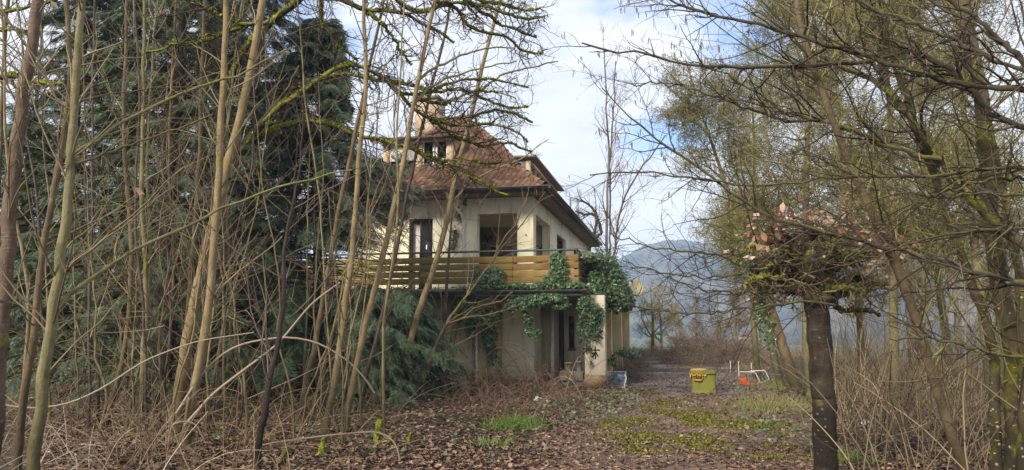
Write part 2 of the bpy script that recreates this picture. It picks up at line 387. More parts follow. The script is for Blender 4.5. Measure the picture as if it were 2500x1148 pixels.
# ------------------------------------------------------------------ the house
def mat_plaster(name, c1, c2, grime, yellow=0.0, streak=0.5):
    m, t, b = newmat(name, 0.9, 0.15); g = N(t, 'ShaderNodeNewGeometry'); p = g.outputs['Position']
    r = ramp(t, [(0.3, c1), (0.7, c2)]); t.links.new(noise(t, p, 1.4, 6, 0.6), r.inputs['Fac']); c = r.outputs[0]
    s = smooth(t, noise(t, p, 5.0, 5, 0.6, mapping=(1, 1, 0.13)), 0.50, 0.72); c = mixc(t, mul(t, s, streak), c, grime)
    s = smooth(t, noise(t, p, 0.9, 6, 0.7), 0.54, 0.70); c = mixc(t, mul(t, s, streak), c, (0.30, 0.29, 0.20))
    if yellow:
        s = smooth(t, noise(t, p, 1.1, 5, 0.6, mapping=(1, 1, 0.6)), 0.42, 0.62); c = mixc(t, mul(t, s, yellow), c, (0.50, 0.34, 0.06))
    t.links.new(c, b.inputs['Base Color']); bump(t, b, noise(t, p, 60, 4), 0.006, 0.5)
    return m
M_WALL = mat_plaster('cream_plaster', (0.78, 0.70, 0.49), (0.86, 0.80, 0.63), (0.40, 0.34, 0.19), 0.0, 0.75)
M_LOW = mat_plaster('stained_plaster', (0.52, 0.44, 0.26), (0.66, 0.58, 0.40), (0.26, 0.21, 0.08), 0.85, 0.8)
M_PIL = mat_plaster('pillar_plaster', (0.58, 0.50, 0.38), (0.66, 0.58, 0.45), (0.38, 0.32, 0.20), 0.0, 0.4)
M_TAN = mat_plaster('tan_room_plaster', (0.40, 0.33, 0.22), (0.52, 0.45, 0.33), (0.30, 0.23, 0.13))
M_BASE = mat_plaster('plinth_render', (0.30, 0.20, 0.11), (0.40, 0.28, 0.17), (0.16, 0.11, 0.06))
M_SOF = mat_varied('soffit_boards', (0.17, 0.12, 0.08), (0.30, 0.23, 0.16), 4, mapping=(1, 6, 6))
M_WOOD = mat_varied('dormer_wood', (0.42, 0.30, 0.18), (0.60, 0.48, 0.33), 6, mapping=(1, 1, 0.2), bmp=0.004)
M_DKW = mat_varied('dark_wood', (0.045, 0.028, 0.020), (0.10, 0.062, 0.045), 5, mapping=(1, 1, 0.2))
M_WHT = mat_varied('old_white_paint', (0.60, 0.57, 0.50), (0.74, 0.72, 0.66), 6)
M_SHUT = mat_varied('shutter_slats', (0.55, 0.53, 0.49), (0.66, 0.64, 0.60), 2)
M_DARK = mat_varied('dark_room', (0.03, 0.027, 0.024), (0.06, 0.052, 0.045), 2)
M_GLASS = mat_varied('old_glass', (0.015, 0.017, 0.018), (0.035, 0.038, 0.04), 1.5, 0.08, 0.5)
M_ZINC = mat_varied('gutter_metal', (0.045, 0.043, 0.040), (0.10, 0.095, 0.085), 5, 0.45, 0.5)
M_SLATE = mat_varied('slate_grey_sheet', (0.15, 0.16, 0.17), (0.24, 0.25, 0.26), 2)
M_CURT = mat_varied('curtain_cloth', (0.62, 0.58, 0.54), (0.74, 0.71, 0.67), 3)
M_RAIL = mat_varied('green_rail_paint', (0.018, 0.045, 0.035), (0.035, 0.075, 0.058), 6, 0.4, 0.5)
M_CONC = mat_varied('wet_concrete', (0.12, 0.10, 0.08), (0.26, 0.23, 0.19), 2.5, bmp=0.008)
M_BLK = mat_varied('black_spray_paint', (0.010, 0.010, 0.011), (0.02, 0.02, 0.02), 5, 0.6)
M_RED = mat_varied('red_spray_paint', (0.22, 0.05, 0.03), (0.32, 0.09, 0.04), 5, 0.7)
M_CHIM = mat_varied('chimney_render', (0.34, 0.25, 0.17), (0.47, 0.37, 0.27), 2.2, bmp=0.01)

YB, YG, YP, YU, YS = 20.0, 19.72, 20.2, 21.8, 36.2      # plank front, gutter, pillar front, upper front wall, back
XU = float(at(1302, 540, YU)[0])                        # upper right wall
XE = float(at(1332, 455, 20.9)[0]); YE = 20.9           # right eave, front eave
XL = -10.9                                             # left eave
ZE = float(at(1332, 455, YE)[2])                        # eave height
ZF = float(at(1400, 701, YB)[2])                        # balcony floor
house = thing('abandoned_house', 'derelict cream house with steep red tiled roof, wooden balcony and ivy, its windows broken', 'house', (-6, 24, 0))

def holed(acc, ax, f0, f1, u0, u1, z0, z1, holes):
    """upright wall between f0 and f1 (thickness) spanning u0..u1, with rectangular openings; ax 'x': runs along x"""
    us = sorted({u0, u1, *[h for H in holes for h in H[:2] if u0 < h < u1]}); zs = sorted({z0, z1, *[h for H in holes for h in H[2:] if z0 < h < z1]})
    solid = lambda i, j: 0 <= i < len(us) - 1 and 0 <= j < len(zs) - 1 and not any(h[0] - 1e-6 <= (us[i] + us[i + 1]) / 2 <= h[1] and h[2] <= (zs[j] + zs[j + 1]) / 2 <= h[3] for h in holes)
    pt = (lambda u, f, z: (u, f, z)) if ax == 'x' else (lambda u, f, z: (f, u, z))
    V = []; Q = []
    def quad(*ps): k = len(V); V.extend(ps); Q.append((k, k + 1, k + 2, k + 3))
    for i in range(len(us) - 1):
        for j in range(len(zs) - 1):
            if not solid(i, j): continue
            a, b_, c, d = us[i], us[i + 1], zs[j], zs[j + 1]
            quad(pt(a, f0, c), pt(b_, f0, c), pt(b_, f0, d), pt(a, f0, d)); quad(pt(a, f1, c), pt(a, f1, d), pt(b_, f1, d), pt(b_, f1, c))
            if not solid(i - 1, j): quad(pt(a, f0, c), pt(a, f0, d), pt(a, f1, d), pt(a, f1, c))
            if not solid(i + 1, j): quad(pt(b_, f0, c), pt(b_, f1, c), pt(b_, f1, d), pt(b_, f0, d))
            if not solid(i, j - 1): quad(pt(a, f0, c), pt(a, f1, c), pt(b_, f1, c), pt(b_, f0, c))
            if not solid(i, j + 1): quad(pt(a, f0, d), pt(b_, f0, d), pt(b_, f1, d), pt(a, f1, d))
    return acc.add(V, Q)
X = lambda px, Y: float(at(px, 600, Y)[0])
Z = lambda py, Y, px=1250: float(at(px, py, Y)[2])

# upper storey
ZL = Z(520, YU)                                          # head of the openings
lx0, lx1 = X(1165, YU), X(1263, YU)                      # corner loggia, front opening
wx0, wx1 = X(998, YU), X(1056, YU)
ly0, ly1 = YU + 0.45, 24.9                               # loggia, side opening
WT = 0.28
holed(Acc(), 'x', YU, YU + WT, XL + 0.6, XU, 0.0, ZE - 0.12, [(lx0, lx1, ZF + 0.02, ZL), (wx0, wx1, ZF + 0.05, ZL - 0.08)]).build('front_wall', M_WALL, house)
w2y0, w2y1, w3y0, w3y1 = 26.4, 28.6, 31.0, 32.8
holed(Acc(), 'y', XU, XU - WT, YU + WT, YS - 0.6, 0.0, ZE - 0.12, [(ly0, ly1, ZF + 0.02, ZL), (w2y0, w2y1, ZF + 0.9, ZL - 0.08), (w3y0, w3y1, ZF + 0.9, ZL - 0.08)]).build('side_wall', M_WALL, house)
boxmesh('back_wall', M_WALL, house, XL + 0.6, XU - WT, YS - 0.9, YS - 0.6, 0, ZE - 0.12)
boxmesh('left_wall', M_WALL, house, XL + 0.6, XL + 0.9, YU + WT, YS - 0.9, 0, ZE - 0.12)
boxmesh('upper_floor', M_CONC, house, XL + 0.9, XU - WT, YU + WT, YS - 0.9, ZF - 0.25, ZF)
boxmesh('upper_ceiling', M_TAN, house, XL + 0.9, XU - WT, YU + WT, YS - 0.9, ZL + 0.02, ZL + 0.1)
# loggia room
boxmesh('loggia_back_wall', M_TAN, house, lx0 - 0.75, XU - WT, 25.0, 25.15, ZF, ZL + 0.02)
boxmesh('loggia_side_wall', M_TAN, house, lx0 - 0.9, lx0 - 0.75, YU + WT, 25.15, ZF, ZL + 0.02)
dr = boxmesh('loggia_door', mat_varied('faded_red_door', (0.20, 0.09, 0.07), (0.30, 0.15, 0.12), 3), house, lx0 - 0.35, lx0 + 0.38, 24.93, 24.99, ZF, ZF + 1.75)
boxmesh('handle', M_ZINC, dr, lx0 + 0.26, lx0 + 0.34, 24.88, 24.93, ZF + 0.95, ZF + 1.0)
dk = boxmesh('inner_doorway', M_DKW, house, lx0 + 0.62, lx0 + 1.1, 24.94, 24.99, ZF, ZF + 1.55)
# sprayed marks in the loggia
def strokes(name, lines, P, w, mat, parent):
    for ln in lines:
        a = Acc()
        for (x0, y0), (x1, y1) in zip(ln[:-1], ln[1:]):
            p0, p1 = np.array(P(x0, y0)), np.array(P(x1, y1)); d = p1 - p0; dn = d / (np.linalg.norm(d) + 1e-9)
            n_ = np.array([-dn[2], 0, dn[0]]) * w / 2; e = dn * w * 0.3
            q = [p0 - n_ - e, p0 + n_ - e, p1 + n_ + e, p1 - n_ + e]; back = [v + np.array([0, 0.004, 0]) for v in q]
            a.add(q + back, BOXQ)
        a.build(name, mat, parent)
lg = lambda x, y: tuple(at(x, y, 24.985 - 0.001))
strokes('graffiti_stroke', [[(1180, 590), (1186, 575), (1190, 592), (1195, 578), (1199, 584), (1203, 577), (1202, 585)], [(1215, 612), (1240, 600), (1252, 615)]], lg, 0.045, M_BLK, house)
lg2 = lambda x, y: tuple(at(x, y, 24.982))
strokes('graffiti_stroke', [[(1311, 600), (1320, 606), (1326, 592), (1332, 606), (1343, 601)], [(1325, 592), (1338, 593), (1333, 583), (1326, 592)]], lg2, 0.05, M_RED, house)
# glazed balcony door with curtain, left of the downpipe
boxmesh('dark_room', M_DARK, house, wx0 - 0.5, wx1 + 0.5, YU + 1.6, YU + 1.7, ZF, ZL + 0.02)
win = Acc()
for x0, x1 in ((wx0, wx0 + .06), (wx1 - .06, wx1)): box(win, x0, x1, YU + .1, YU + .18, ZF + .05, ZL - .08)
box(win, wx0 + .06, wx1 - .06, YU + .1, YU + .18, ZL - .16, ZL - .08); box(win, wx0 + .33, wx0 + .38, YU + .1, YU + .18, ZF + .05, ZL - .16)
fr = win.build('balcony_door', M_DKW, house)
boxmesh('pane', M_GLASS, fr, wx0 + .38, wx1 - .06, YU + .13, YU + .15, ZF + .05, ZL - .16)
cu = []; cq = []
for i in range(25):
    x = wx0 + 0.04 + 0.34 * i / 24
    for z in (ZF + .1, ZL - .2): cu.append((x + (0.03 if z < ZF + 1 else 0) * math.sin(i), YU + .28 + .03 * math.sin(i * 1.5), z))
    if i < 24: cq.append((i * 2, i * 2 + 2, i * 2 + 3, i * 2 + 1))
Acc().add(cu, cq).build('curtain', M_CURT, house, smooth=True)
for (y0, y1) in ((w2y0, w2y1), (w3y0, w3y1)):
    fr = Acc()
    for a_, b_ in ((y0, y0 + .07), (y1 - .07, y1), ((y0 + y1) / 2 - .04, (y0 + y1) / 2 + .04)): box(fr, XU - .2, XU - .12, a_, b_, ZF + .9, ZL - .08)
    box(fr, XU - .2, XU - .12, y0 + .07, y1 - .07, ZL - .16, ZL - .081); f_ = fr.build('window', M_DKW, house)
    boxmesh('pane', M_GLASS, f_, XU - .17, XU - .15, y0 + .07, y1 - .07, ZF + .9, ZL - .16)
    boxmesh('sill', M_CONC, f_, XU - .1, XU + .06, y0 - .05, y1 + .05, ZF + .82, ZF + .899)

# roof: hipped with flared eaves
prof = [(0, 0), (0.5, 0.36), (1.0, 0.80), (1.8, 1.72), ((XE - XL) / 2, 1.72 + ((XE - XL) / 2 - 1.8) * 0.90)]
HW = (XE - XL) / 2
pz = lambda s: ZE + float(np.interp(s, [a for a, _ in prof], [b_ for _, b_ in prof]))
ring = lambda s: [(XL + s, YE + s), (XE - s, YE + s), (XE - s, YS + .3 - s), (XL + s, YS + .3 - s)]
M_TILE = mat_leaf('roof_tiles', [(0.0, (0.10, 0.060, 0.045)), (0.3, (0.165, 0.084, 0.058)), (0.6, (0.215, 0.105, 0.068)), (0.85, (0.27, 0.130, 0.080)), (0.97, (0.34, 0.165, 0.10)), (1.0, (0.17, 0.13, 0.09))], 0.85, 0.2, fine=(1.6, 0.75, (0.065, 0.056, 0.038)))
M_DECK = mat_varied('roof_underlay', (0.05, 0.035, 0.028), (0.10, 0.06, 0.045), 3)
ra = Acc(); rv = []; rq = []
for s, _ in prof:
    for (x, y) in ring(s): rv.append((x, y, pz(s) - 0.035))
for i in range(len(prof) - 1):
    for j in range(4): rq.append((i * 4 + j, i * 4 + (j + 1) % 4, i * 4 + 4 + (j + 1) % 4, i * 4 + 4 + j))
roof = ra.add(rv, rq).build('roof', M_DECK, house)
# tiles
tileV = np.array([(-.086, -.13, 0), (.086, -.13, 0.006), (.086, .13, -.004), (-.086, .13, -.004), (-.086, -.13, .022), (.0, -.145, .030), (.086, -.13, .026), (.086, .13, .010), (-.086, .13, .010), (0, -.145, .006)])
tileT = np.array([(4, 5, 8), (5, 7, 8), (5, 6, 7), (0, 9, 5), (0, 5, 4), (9, 1, 6), (9, 6, 5), (1, 2, 7), (1, 7, 6), (0, 4, 8), (0, 8, 3)])
DX0, DX1 = X(931, 22.2), X(1103, 22.2)                  # front dormer
SY0, SY1, SX = 24.3, 30.2, -4.75                        # side dormer
tp, tm, tface = [], [], []
rt = np.random.default_rng(11)
for face in range(4):
    s = 0.02; row = 0
    while s < HW - 0.05:
        sl = (pz(s + .05) - pz(s)) / .05; ds = 0.165 / math.sqrt(1 + sl * sl)
        x0, y0 = ring(s)[face]; x1, y1 = ring(s)[(face + 1) % 4]; Ln = math.hypot(x1 - x0, y1 - y0); n_ = int(Ln / 0.178)
        dx, dy = ((x1 - x0) / Ln, (y1 - y0) / Ln) if Ln > .05 else (1, 0); inw = np.array([-dy, dx, sl]); inw /= np.linalg.norm(inw)
        acr = np.array([dx, dy, 0.0]); nor = np.cross(acr, inw)
        for i in range(n_):
            u_ = (i + .5 + (.5 if row % 2 else 0)) * 0.178
            if u_ > Ln - .04: continue
            P_ = np.array([x0 + dx * u_, y0 + dy * u_, pz(s)]) + inw * .1
            if face == 0 and DX0 - .05 < P_[0] < DX1 + .05 and P_[1] > 22.12 and P_[2] < ZE + 2.6: continue
            if face == 1 and SY0 - .05 < P_[1] < SY1 + .05 and P_[0] < SX + .05 and P_[2] < ZE + 2.1: continue
            if rt.random() < .006: continue
            A = np.stack([acr, inw, nor], axis=1); j_ = rt.normal(0, .035, 3); A = A @ np.array([[1, -j_[2], j_[1]], [j_[2], 1, -j_[0]], [-j_[1], j_[0], 1]])
            tp.append(P_ + nor * (0.012 + abs(rt.normal(0, .006)))); tm.append(A); tface.append(face)
        s += ds; row += 1
tp = np.array(tp); tm = np.array(tm); tface = np.array(tface)
score = np.linalg.norm(tp - CAM, axis=1) + np.where(tface == 0, 0, 50)
pick = np.argsort(score)[:280]; rest = np.setdiff1d(np.arange(len(tp)), pick)
tme = Acc().add(tileV, None, tileT).mesh('tile', M_TILE)
rl = world_loc(roof)
for k in pick:
    o = link('tile', tme, roof, tp[k] - rl); o.rotation_euler = Matrix(tm[k].tolist()).to_euler()
instance(Acc(), tileV, tileT, tm[rest], tp[rest]).build('tiles_beyond', M_TILE, roof, kind='stuff')
# hip and ridge tiles
ht = Acc()
def hipline(f0):
    pts = [np.array([*ring(s)[f0], pz(s) + .03]) for s in np.linspace(0.02, HW - .02, 22)]
    for a_, b_ in zip(pts[:-1], pts[1:]):
        d = (b_ - a_) * 1.12; tubes(ht, np.array([a_, a_ + d]) + rt.normal(0, .006, 3), np.array([.115, .085]), 7)
for f0 in range(4): hipline(f0)
for y in np.arange(YE + HW, YS + .3 - HW, .36): tubes(ht, np.array([[(XL + XE) / 2, y, pz(HW) + .02], [(XL + XE) / 2, y + .4, pz(HW) + .02]]), np.array([.12, .10]), 7)
ht.build('ridge_tiles', M_TILE, roof, kind='stuff')
# soffit, fascia, gutters
sf = Acc()
zs_ = ZE - .13
sf.add([(XL, YE, zs_), (XE, YE, zs_), (XE, YU, zs_ + .02), (XL, YU, zs_ + .02)], [(0, 3, 2, 1)])
for k in range(46):                                      # boards under the eaves on the long side
    y0 = YE + (YS + .3 - YE) * k / 46; y1 = YE + (YS + .3 - YE) * (k + 1) / 46 - .02
    box(sf, XU, XE - .02, max(y0, YE), y1, zs_ + .002 * (k % 3), zs_ + .03)
sf.build('soffit', M_SOF, house)
fa = Acc(); box(fa, XL, XE, YE - .03, YE, ZE - .15, ZE - .01); box(fa, XE, XE + .03, YE - .03, YS + .3, ZE - .15, ZE - .01); box(fa, XL - .03, XL, YE - .03, YS + .3, ZE - .15, ZE - .01); fa.build('fascia', M_DKW, house)
def gutter(a_, b_, r_, name='gutter'):
    a_, b_ = np.array(a_, float), np.array(b_, float); d = (b_ - a_) / np.linalg.norm(b_ - a_); s_ = np.cross(d, [0, 0, 1]); g = Acc(); V = []
    for e in (a_, b_):
        for q_ in (r_, r_ - .008):
            for th in np.linspace(math.pi, 2 * math.pi, 9): V.append(e + s_ * math.cos(th) * q_ + np.array([0, 0, math.sin(th) * q_]))
    Q = []
    for i in range(8): Q += [(i, i + 1, 18 + i + 1, 18 + i), (9 + i, 27 + i, 27 + i + 1, 9 + i + 1), (i, 9 + i, 9 + i + 1, i + 1), (18 + i, 18 + i + 1, 27 + i + 1, 27 + i)]
    for i in (0, 8): Q.append((i, 18 + i, 27 + i, 9 + i))
    tubes(g, np.array([a_ - s_ * r_, b_ - s_ * r_]), np.full(2, .012), 5); tubes(g, np.array([a_ + s_ * r_, b_ + s_ * r_]), np.full(2, .012), 5)
    return g.add(V, Q).build(name, M_ZINC, house)
gutter((XL, YE - .10, ZE + .0), (XE + .1, YE - .10, ZE + .0), .075)
gutter((XE + .10, YE - .05, ZE + .0), (XE + .10, YS + .3, ZE + .0), .075)
dpx = X(1131, YU - .1)
dp = Acc(); q0x = X(1116, YU)
pipe(dp, [(q0x - .05, YE - .05, ZE - .06), (q0x - .03, YE + .05, ZE - .25), (dpx - .05, YU - .18, ZE - .62), (dpx, YU - .08, ZE - .85), (dpx, YU - .07, ZF)], .048, 9); dp.build('downpipe', M_WHT, house, smooth=True)
# chimney
cx0, cx1 = X(1008, 24.6), X(1064, 24.6); cz = Z(236, 24.6, 1035)
ch = boxmesh('chimney', M_CHIM, house, cx0, cx1, 24.6, 25.5, pz(2.3), cz - .1)
boxmesh('chimney_cap', M_CONC, ch, cx0 - .07, cx1 + .07, 24.53, 25.57, cz - .099, cz)
# front dormer
DY = 22.2; dz0, dz1 = Z(428, DY, 1020), Z(346, DY, 1020); dm = house
fdw = Acc(); xm0, xm1 = X(1011, DY), X(1027, DY)
for a_, b_ in ((DX0, DX0 + .2), (xm0, xm1), (DX1 - .18, DX1)): box(fdw, a_, b_, DY - .02, DY + .16, dz0 + .02, dz1 - .02)
box(fdw, DX0, DX1, DY - .02, DY + .16, dz1 - .019, dz1 + .08); box(fdw, DX0, DX1, DY - .06, DY + .16, dz0 - .08, dz0 + .019)
box(fdw, DX0 - .02, DX1 + .02, DY - .10, DY - .061, dz0 - .11, dz0 - .03)
dorm = fdw.build('front_dormer', M_WOOD, house)
M_CHK = mat_varied('cheek_boards', (0.42, 0.26, 0.10), (0.58, 0.38, 0.17), 5, mapping=(1, 1, .2))
for xx in (DX0, DX1 - .04): Acc().add([(xx, DY + .16, dz0 - .5), (xx + .04, DY + .16, dz0 - .5), (xx + .04, DY + .16, dz1 + .06), (xx, DY + .16, dz1 + .06), (xx, DY + 2.2, dz0 - .5), (xx + .04, DY + 2.2, dz0 - .5), (xx + .04, DY + 2.2, dz1 + .3), (xx, DY + 2.2, dz1 + .3)], BOXQ).build('cheek', M_CHK, dorm)
rx0, rx1 = X(900, DY - .25), X(1112, DY - .25)
dr_ = Acc(); zr = Z(334, DY - .25, 1050)
box_v = [(rx0, DY - .26, zr - .06), (rx1, DY - .26, zr - .06), (rx1 - .1, DY + 2.6, zr + .72), (rx0 + .1, DY + 2.6, zr + .72), (rx0, DY - .26, zr), (rx1, DY - .26, zr), (rx1 - .1, DY + 2.6, zr + .80), (rx0 + .1, DY + 2.6, zr + .80)]
dr_.add(box_v, BOXQ).build('dormer_roof', M_SOF, dorm)
tl = Acc(); pp = []; mm = []
for r_ in range(17):
    for k in range(int((rx1 - rx0) / .178)):
        f_ = r_ / 17; pp.append((rx0 + .1 + k * .178 + (.09 if r_ % 2 else 0), DY - .2 + 2.75 * f_, zr + .03 + .775 * f_)); a_ = math.atan2(.8, 3.02)
        mm.append(np.array([[1, 0, 0], [0, math.cos(a_), -math.sin(a_)], [0, math.sin(a_), math.cos(a_)]]))
instance(tl, tileV, tileT, np.array(mm), np.array(pp)).build('dormer_tiles', M_TILE, dorm, kind='stuff')
gutter((rx0, DY - .31, zr - .03), (rx1, DY - .31, zr - .03), .045)
sh = Acc(); zsh = Z(392, DY, 980); xs0, xs1 = DX0 + .2, xm0
nsl = 14
for k in range(nsl):
    a_ = dz1 - .02 - (dz1 - zsh) * k / nsl; b_ = dz1 - .02 - (dz1 - zsh) * (k + 1) / nsl + .006
    box(sh, xs0 + .01, xs1 - .01, DY + .02, DY + .045, b_, a_)
sh.build('roller_shutter', M_SHUT, dorm)
fr = Acc(); box(fr, xs0, xs0 + .05, DY + .06, DY + .12, dz0 + .02, dz1 - .02); box(fr, xs1 - .05, xs1, DY + .06, DY + .12, dz0 + .02, dz1 - .02); box(fr, xs0 + .05, xs1 - .05, DY + .06, DY + .12, dz0 + .02, dz0 + .07)
box(fr, xs0 + .34, xs0 + .40, DY + .06, DY + .12, dz0 + .07, dz1 - .02); fr.build('window_frame', M_WHT, dorm)
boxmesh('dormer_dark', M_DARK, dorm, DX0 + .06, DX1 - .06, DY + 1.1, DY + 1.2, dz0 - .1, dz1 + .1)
ox0, ox1 = xm1, DX1 - .18
fr = Acc(); om = ox0 + (ox1 - ox0) * .5
for a_, b_ in ((ox0, ox0 + .05), (om - .08, om - .01), (om + .02, om + .08), (ox1 - .05, ox1)): box(fr, a_, b_, DY + .03, DY + .09, dz0 + .02, dz1 - .02)
box(fr, ox0 + .05, om - .08, DY + .03, DY + .09, dz0 + .02, dz0 + .08); box(fr, om + .08, ox1 - .05, DY + .03, DY + .09, dz0 + .02, dz0 + .08)
box(fr, om + .08, ox1 - .05, DY + .03, DY + .09, dz0 + .47, dz0 + .52); fr.build('window_frame', M_WHT, dorm)
boxmesh('pane', M_GLASS, dorm, om + .08, ox1 - .05, DY + .05, DY + .06, dz0 + .08, dz0 + .47)
# side dormer
sz1 = Z(391, SY0, 1300); szr = Z(382, SY0 - .15, 1308)
sd = Acc(); box(sd, SX - .16, SX, SY0, SY0 + .16, pz(XE - SX) - .1, sz1)
ny = 6
for k in range(1, ny + 1):
    y = SY0 + .16 + (SY1 - SY0 - .32) * k / ny; box(sd, SX - .14, SX, y - .06, y + .06, pz(XE - SX) + .25, sz1 - .12)
box(sd, SX - .16, SX + .005, SY0 + .16, SY1, sz1 - .119, sz1); box(sd, SX - .16, SX + .03, SY0 + .16, SY1, pz(XE - SX) + .12, pz(XE - SX) + .249)
sdo = sd.build('side_dormer', M_WOOD, house)
boxmesh('cheek', M_SLATE, sdo, SX - 2.6, SX - .16, SY0 + .02, SY0 + .08, ZE + .3, sz1)
boxmesh('cheek', M_SLATE, sdo, SX - 2.6, SX - .16, SY1 - .08, SY1 - .02, ZE + .3, sz1)
for k in range(ny):
    y0 = SY0 + .16 + (SY1 - SY0 - .32) * k / ny + .06; y1 = SY0 + .16 + (SY1 - SY0 - .32) * (k + 1) / ny - .06
    boxmesh('pane', M_GLASS, sdo, SX - .1, SX - .08, y0, y1, pz(XE - SX) + .25, sz1 - .12)
srf = Acc().add([(SX - 3.0, SY0 - .15, szr + .09), (SX + .24, SY0 - .15, szr - .04), (SX + .24, SY1 + .4, szr - .04), (SX - 3.0, SY1 + .4, szr + .09), (SX - 3.0, SY0 - .15, szr + .17), (SX + .24, SY0 - .15, szr + .04), (SX + .24, SY1 + .4, szr + .04), (SX - 3.0, SY1 + .4, szr + .17)], BOXQ).build('dormer_roof', M_SOF, sdo)
# balcony
gr_x = X(1431, YG); bl = -11.2
boxmesh('balcony_slab', M_CONC, house, bl, gr_x - .1, YG + .08, YU, ZF - .22, ZF - .02)
boxmesh('balcony_slab', M_CONC, house, XU, gr_x - .1, YU, YS - 2, ZF - .22, ZF - .02)
gutter((bl, YG, ZF - .10), (gr_x, YG, ZF - .10), .07)
gutter((bl, YG + .05, ZF - .23), (gr_x - .1, YG + .05, ZF - .23), .045, 'drip_edge')
bxr = X(1412, YB)
balc = Acc()
posts = [X(p_, YB + .06) for p_ in (736, 884, 1026, 1252)] + [bxr - .05]
zr_ = Z(609.5, YB + .06, 1400)
for x in posts: pipe(balc, [(x, YB + .06, ZF - .02), (x, YB + .06, zr_)], .022, 6)
for y in (YB + 1.3, YB + 2.65, YB + 4.5, YB + 7): pipe(balc, [(bxr - .05, y, ZF - .02), (bxr - .05, y, zr_)], .022, 6)
pipe(balc, [(bl, YB + .06, zr_ + .004), (-8.0, YB + .06, zr_ + .003), (bxr - .05, YB + .06, zr_)], .03, 8); pipe(balc, [(bxr - .05, YB + .06, zr_), (bxr - .05, YB + 9, zr_)], .03, 8)
rail = balc.build('railing', M_RAIL, house, smooth=True)
def mat_plank():
    m, t, b = newmat('weathered_planks', 0.8, 0.2); g = N(t, 'ShaderNodeNewGeometry'); p = g.outputs['Position']; oi = N(t, 'ShaderNodeObjectInfo')
    r = ramp(t, [(0.2, (0.165, 0.075, 0.024)), (0.55, (0.285, 0.165, 0.058)), (0.85, (0.36, 0.25, 0.105))])
    f = mul(t, mul(t, noise(t, p, 3, 5, mapping=(1, 1, 9)), 0.7), mul(t, oi.outputs['Random'], 0.32), 'ADD'); t.links.new(f, r.inputs['Fac'])
    sx_ = N(t, 'ShaderNodeSeparateXYZ'); t.links.new(p, sx_.inputs[0])
    al = mul(t, noise(t, p, 4.5, 6, 0.65, mapping=(1, 1, 0.18)), mul(t, smooth(t, sx_.outputs[0], -2.6, -7.5), 0.26), 'ADD')
    c = mixc(t, mul(t, smooth(t, al, 0.48, 0.70), 0.75), r.outputs[0], (0.19, 0.165, 0.045))
    c = mixc(t, mul(t, smooth(t, noise(t, p, 7, 5, 0.7, mapping=(1, 1, 0.4)), 0.6, 0.75), 0.6), c, (0.07, 0.045, 0.022))
    t.links.new(c, b.inputs['Base Color']); bump(t, b, noise(t, p, 25, 4, mapping=(.2, .2, 5)), 0.004, 0.6); return m
M_PLK = mat_plank()
tops = [Z(p_, YB, 1400) for p_ in (622.5, 640, 657.5, 675)]; ph = 0.175
cuts = [bl] + [X(p_, YB) for p_ in (736, 884, 1026, 1252)] + [bxr]
def warp(o):                     # each board sags, cups and twists a little
    me = o.data; a_, b_ = rt.normal(0, .009), rt.normal(0, .012)
    for v in me.vertices: v.co.z += a_ if v.co.x > o_mid(me) else -a_; v.co.y += b_ * (1 if v.co.z > 0 else 0)
def o_mid(me): return sum(v.co.x for v in me.vertices) / len(me.vertices)
for r_, zt in enumerate(tops):
    for k in range(len(cuts) - 1):
        e = rt.normal(0, .006)
        pk_ = boxmesh('plank', M_PLK, house, cuts[k] + .004, cuts[k + 1] - .004, YB + rt.normal(0, .003), YB + .028, zt - ph + e, zt + e, .004); warp(pk_)
    for y0, y1 in ((YB + .035, YB + 1.3), (YB + 1.305, YB + 2.65), (YB + 2.66, YB + 4.5)):
        e = rt.normal(0, .006); boxmesh('plank', M_PLK, house, bxr - .028, bxr + rt.normal(0, .003), y0, y1, zt - ph + e, zt + e, .004)
# ground floor
gx0, gx1 = X(1205, 20.7), X(1424, YP)
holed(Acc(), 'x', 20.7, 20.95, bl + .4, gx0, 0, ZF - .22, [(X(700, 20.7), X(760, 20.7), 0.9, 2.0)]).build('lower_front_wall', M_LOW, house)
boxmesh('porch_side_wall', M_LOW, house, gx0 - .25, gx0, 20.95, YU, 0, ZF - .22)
yb = 23.0
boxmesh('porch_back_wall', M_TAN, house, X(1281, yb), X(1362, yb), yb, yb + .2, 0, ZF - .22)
boxmesh('porch_back_wall', M_WALL, house, X(1375, yb), X(1470, yb), yb, yb + .2, 0, ZF - .22)
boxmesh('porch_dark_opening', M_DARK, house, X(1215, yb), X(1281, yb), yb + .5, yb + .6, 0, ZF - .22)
boxmesh('porch_door', M_DKW, house, X(1362, yb), X(1375, yb), yb + .05, yb + .12, 0, ZF - .25)
boxmesh('porch_post', M_WHT, house, X(1343, 22.0), X(1350, 22.0), 22.0, 22.12, 0, ZF - .22)
nw = boxmesh('narrow_window', M_DKW, house, X(1387, yb), X(1400, yb), yb - .03, yb - .001, Z(850, yb), Z(772, yb))
boxmesh('pane', M_GLASS, nw, X(1389.5, yb), X(1397.5, yb), yb - .045, yb - .031, Z(846, yb), Z(776, yb))
boxmesh('sill', M_CONC, nw, X(1385, yb), X(1403, yb), yb - .12, yb - .0305, Z(855, yb), Z(850.3, yb))
boxmesh('porch_ceiling', M_SOF, house, gx0, gx1, YG + .3, yb, ZF - .26, ZF - .221)
pil = boxmesh('pillar', M_PIL, house, gx1, X(1474, YP), YP, YP + .4, .32, ZF - .22, .012)
boxmesh('plinth', M_BASE, pil, gx1 - .012, X(1474, YP) + .012, YP - .012, YP + .412, 0, .319)
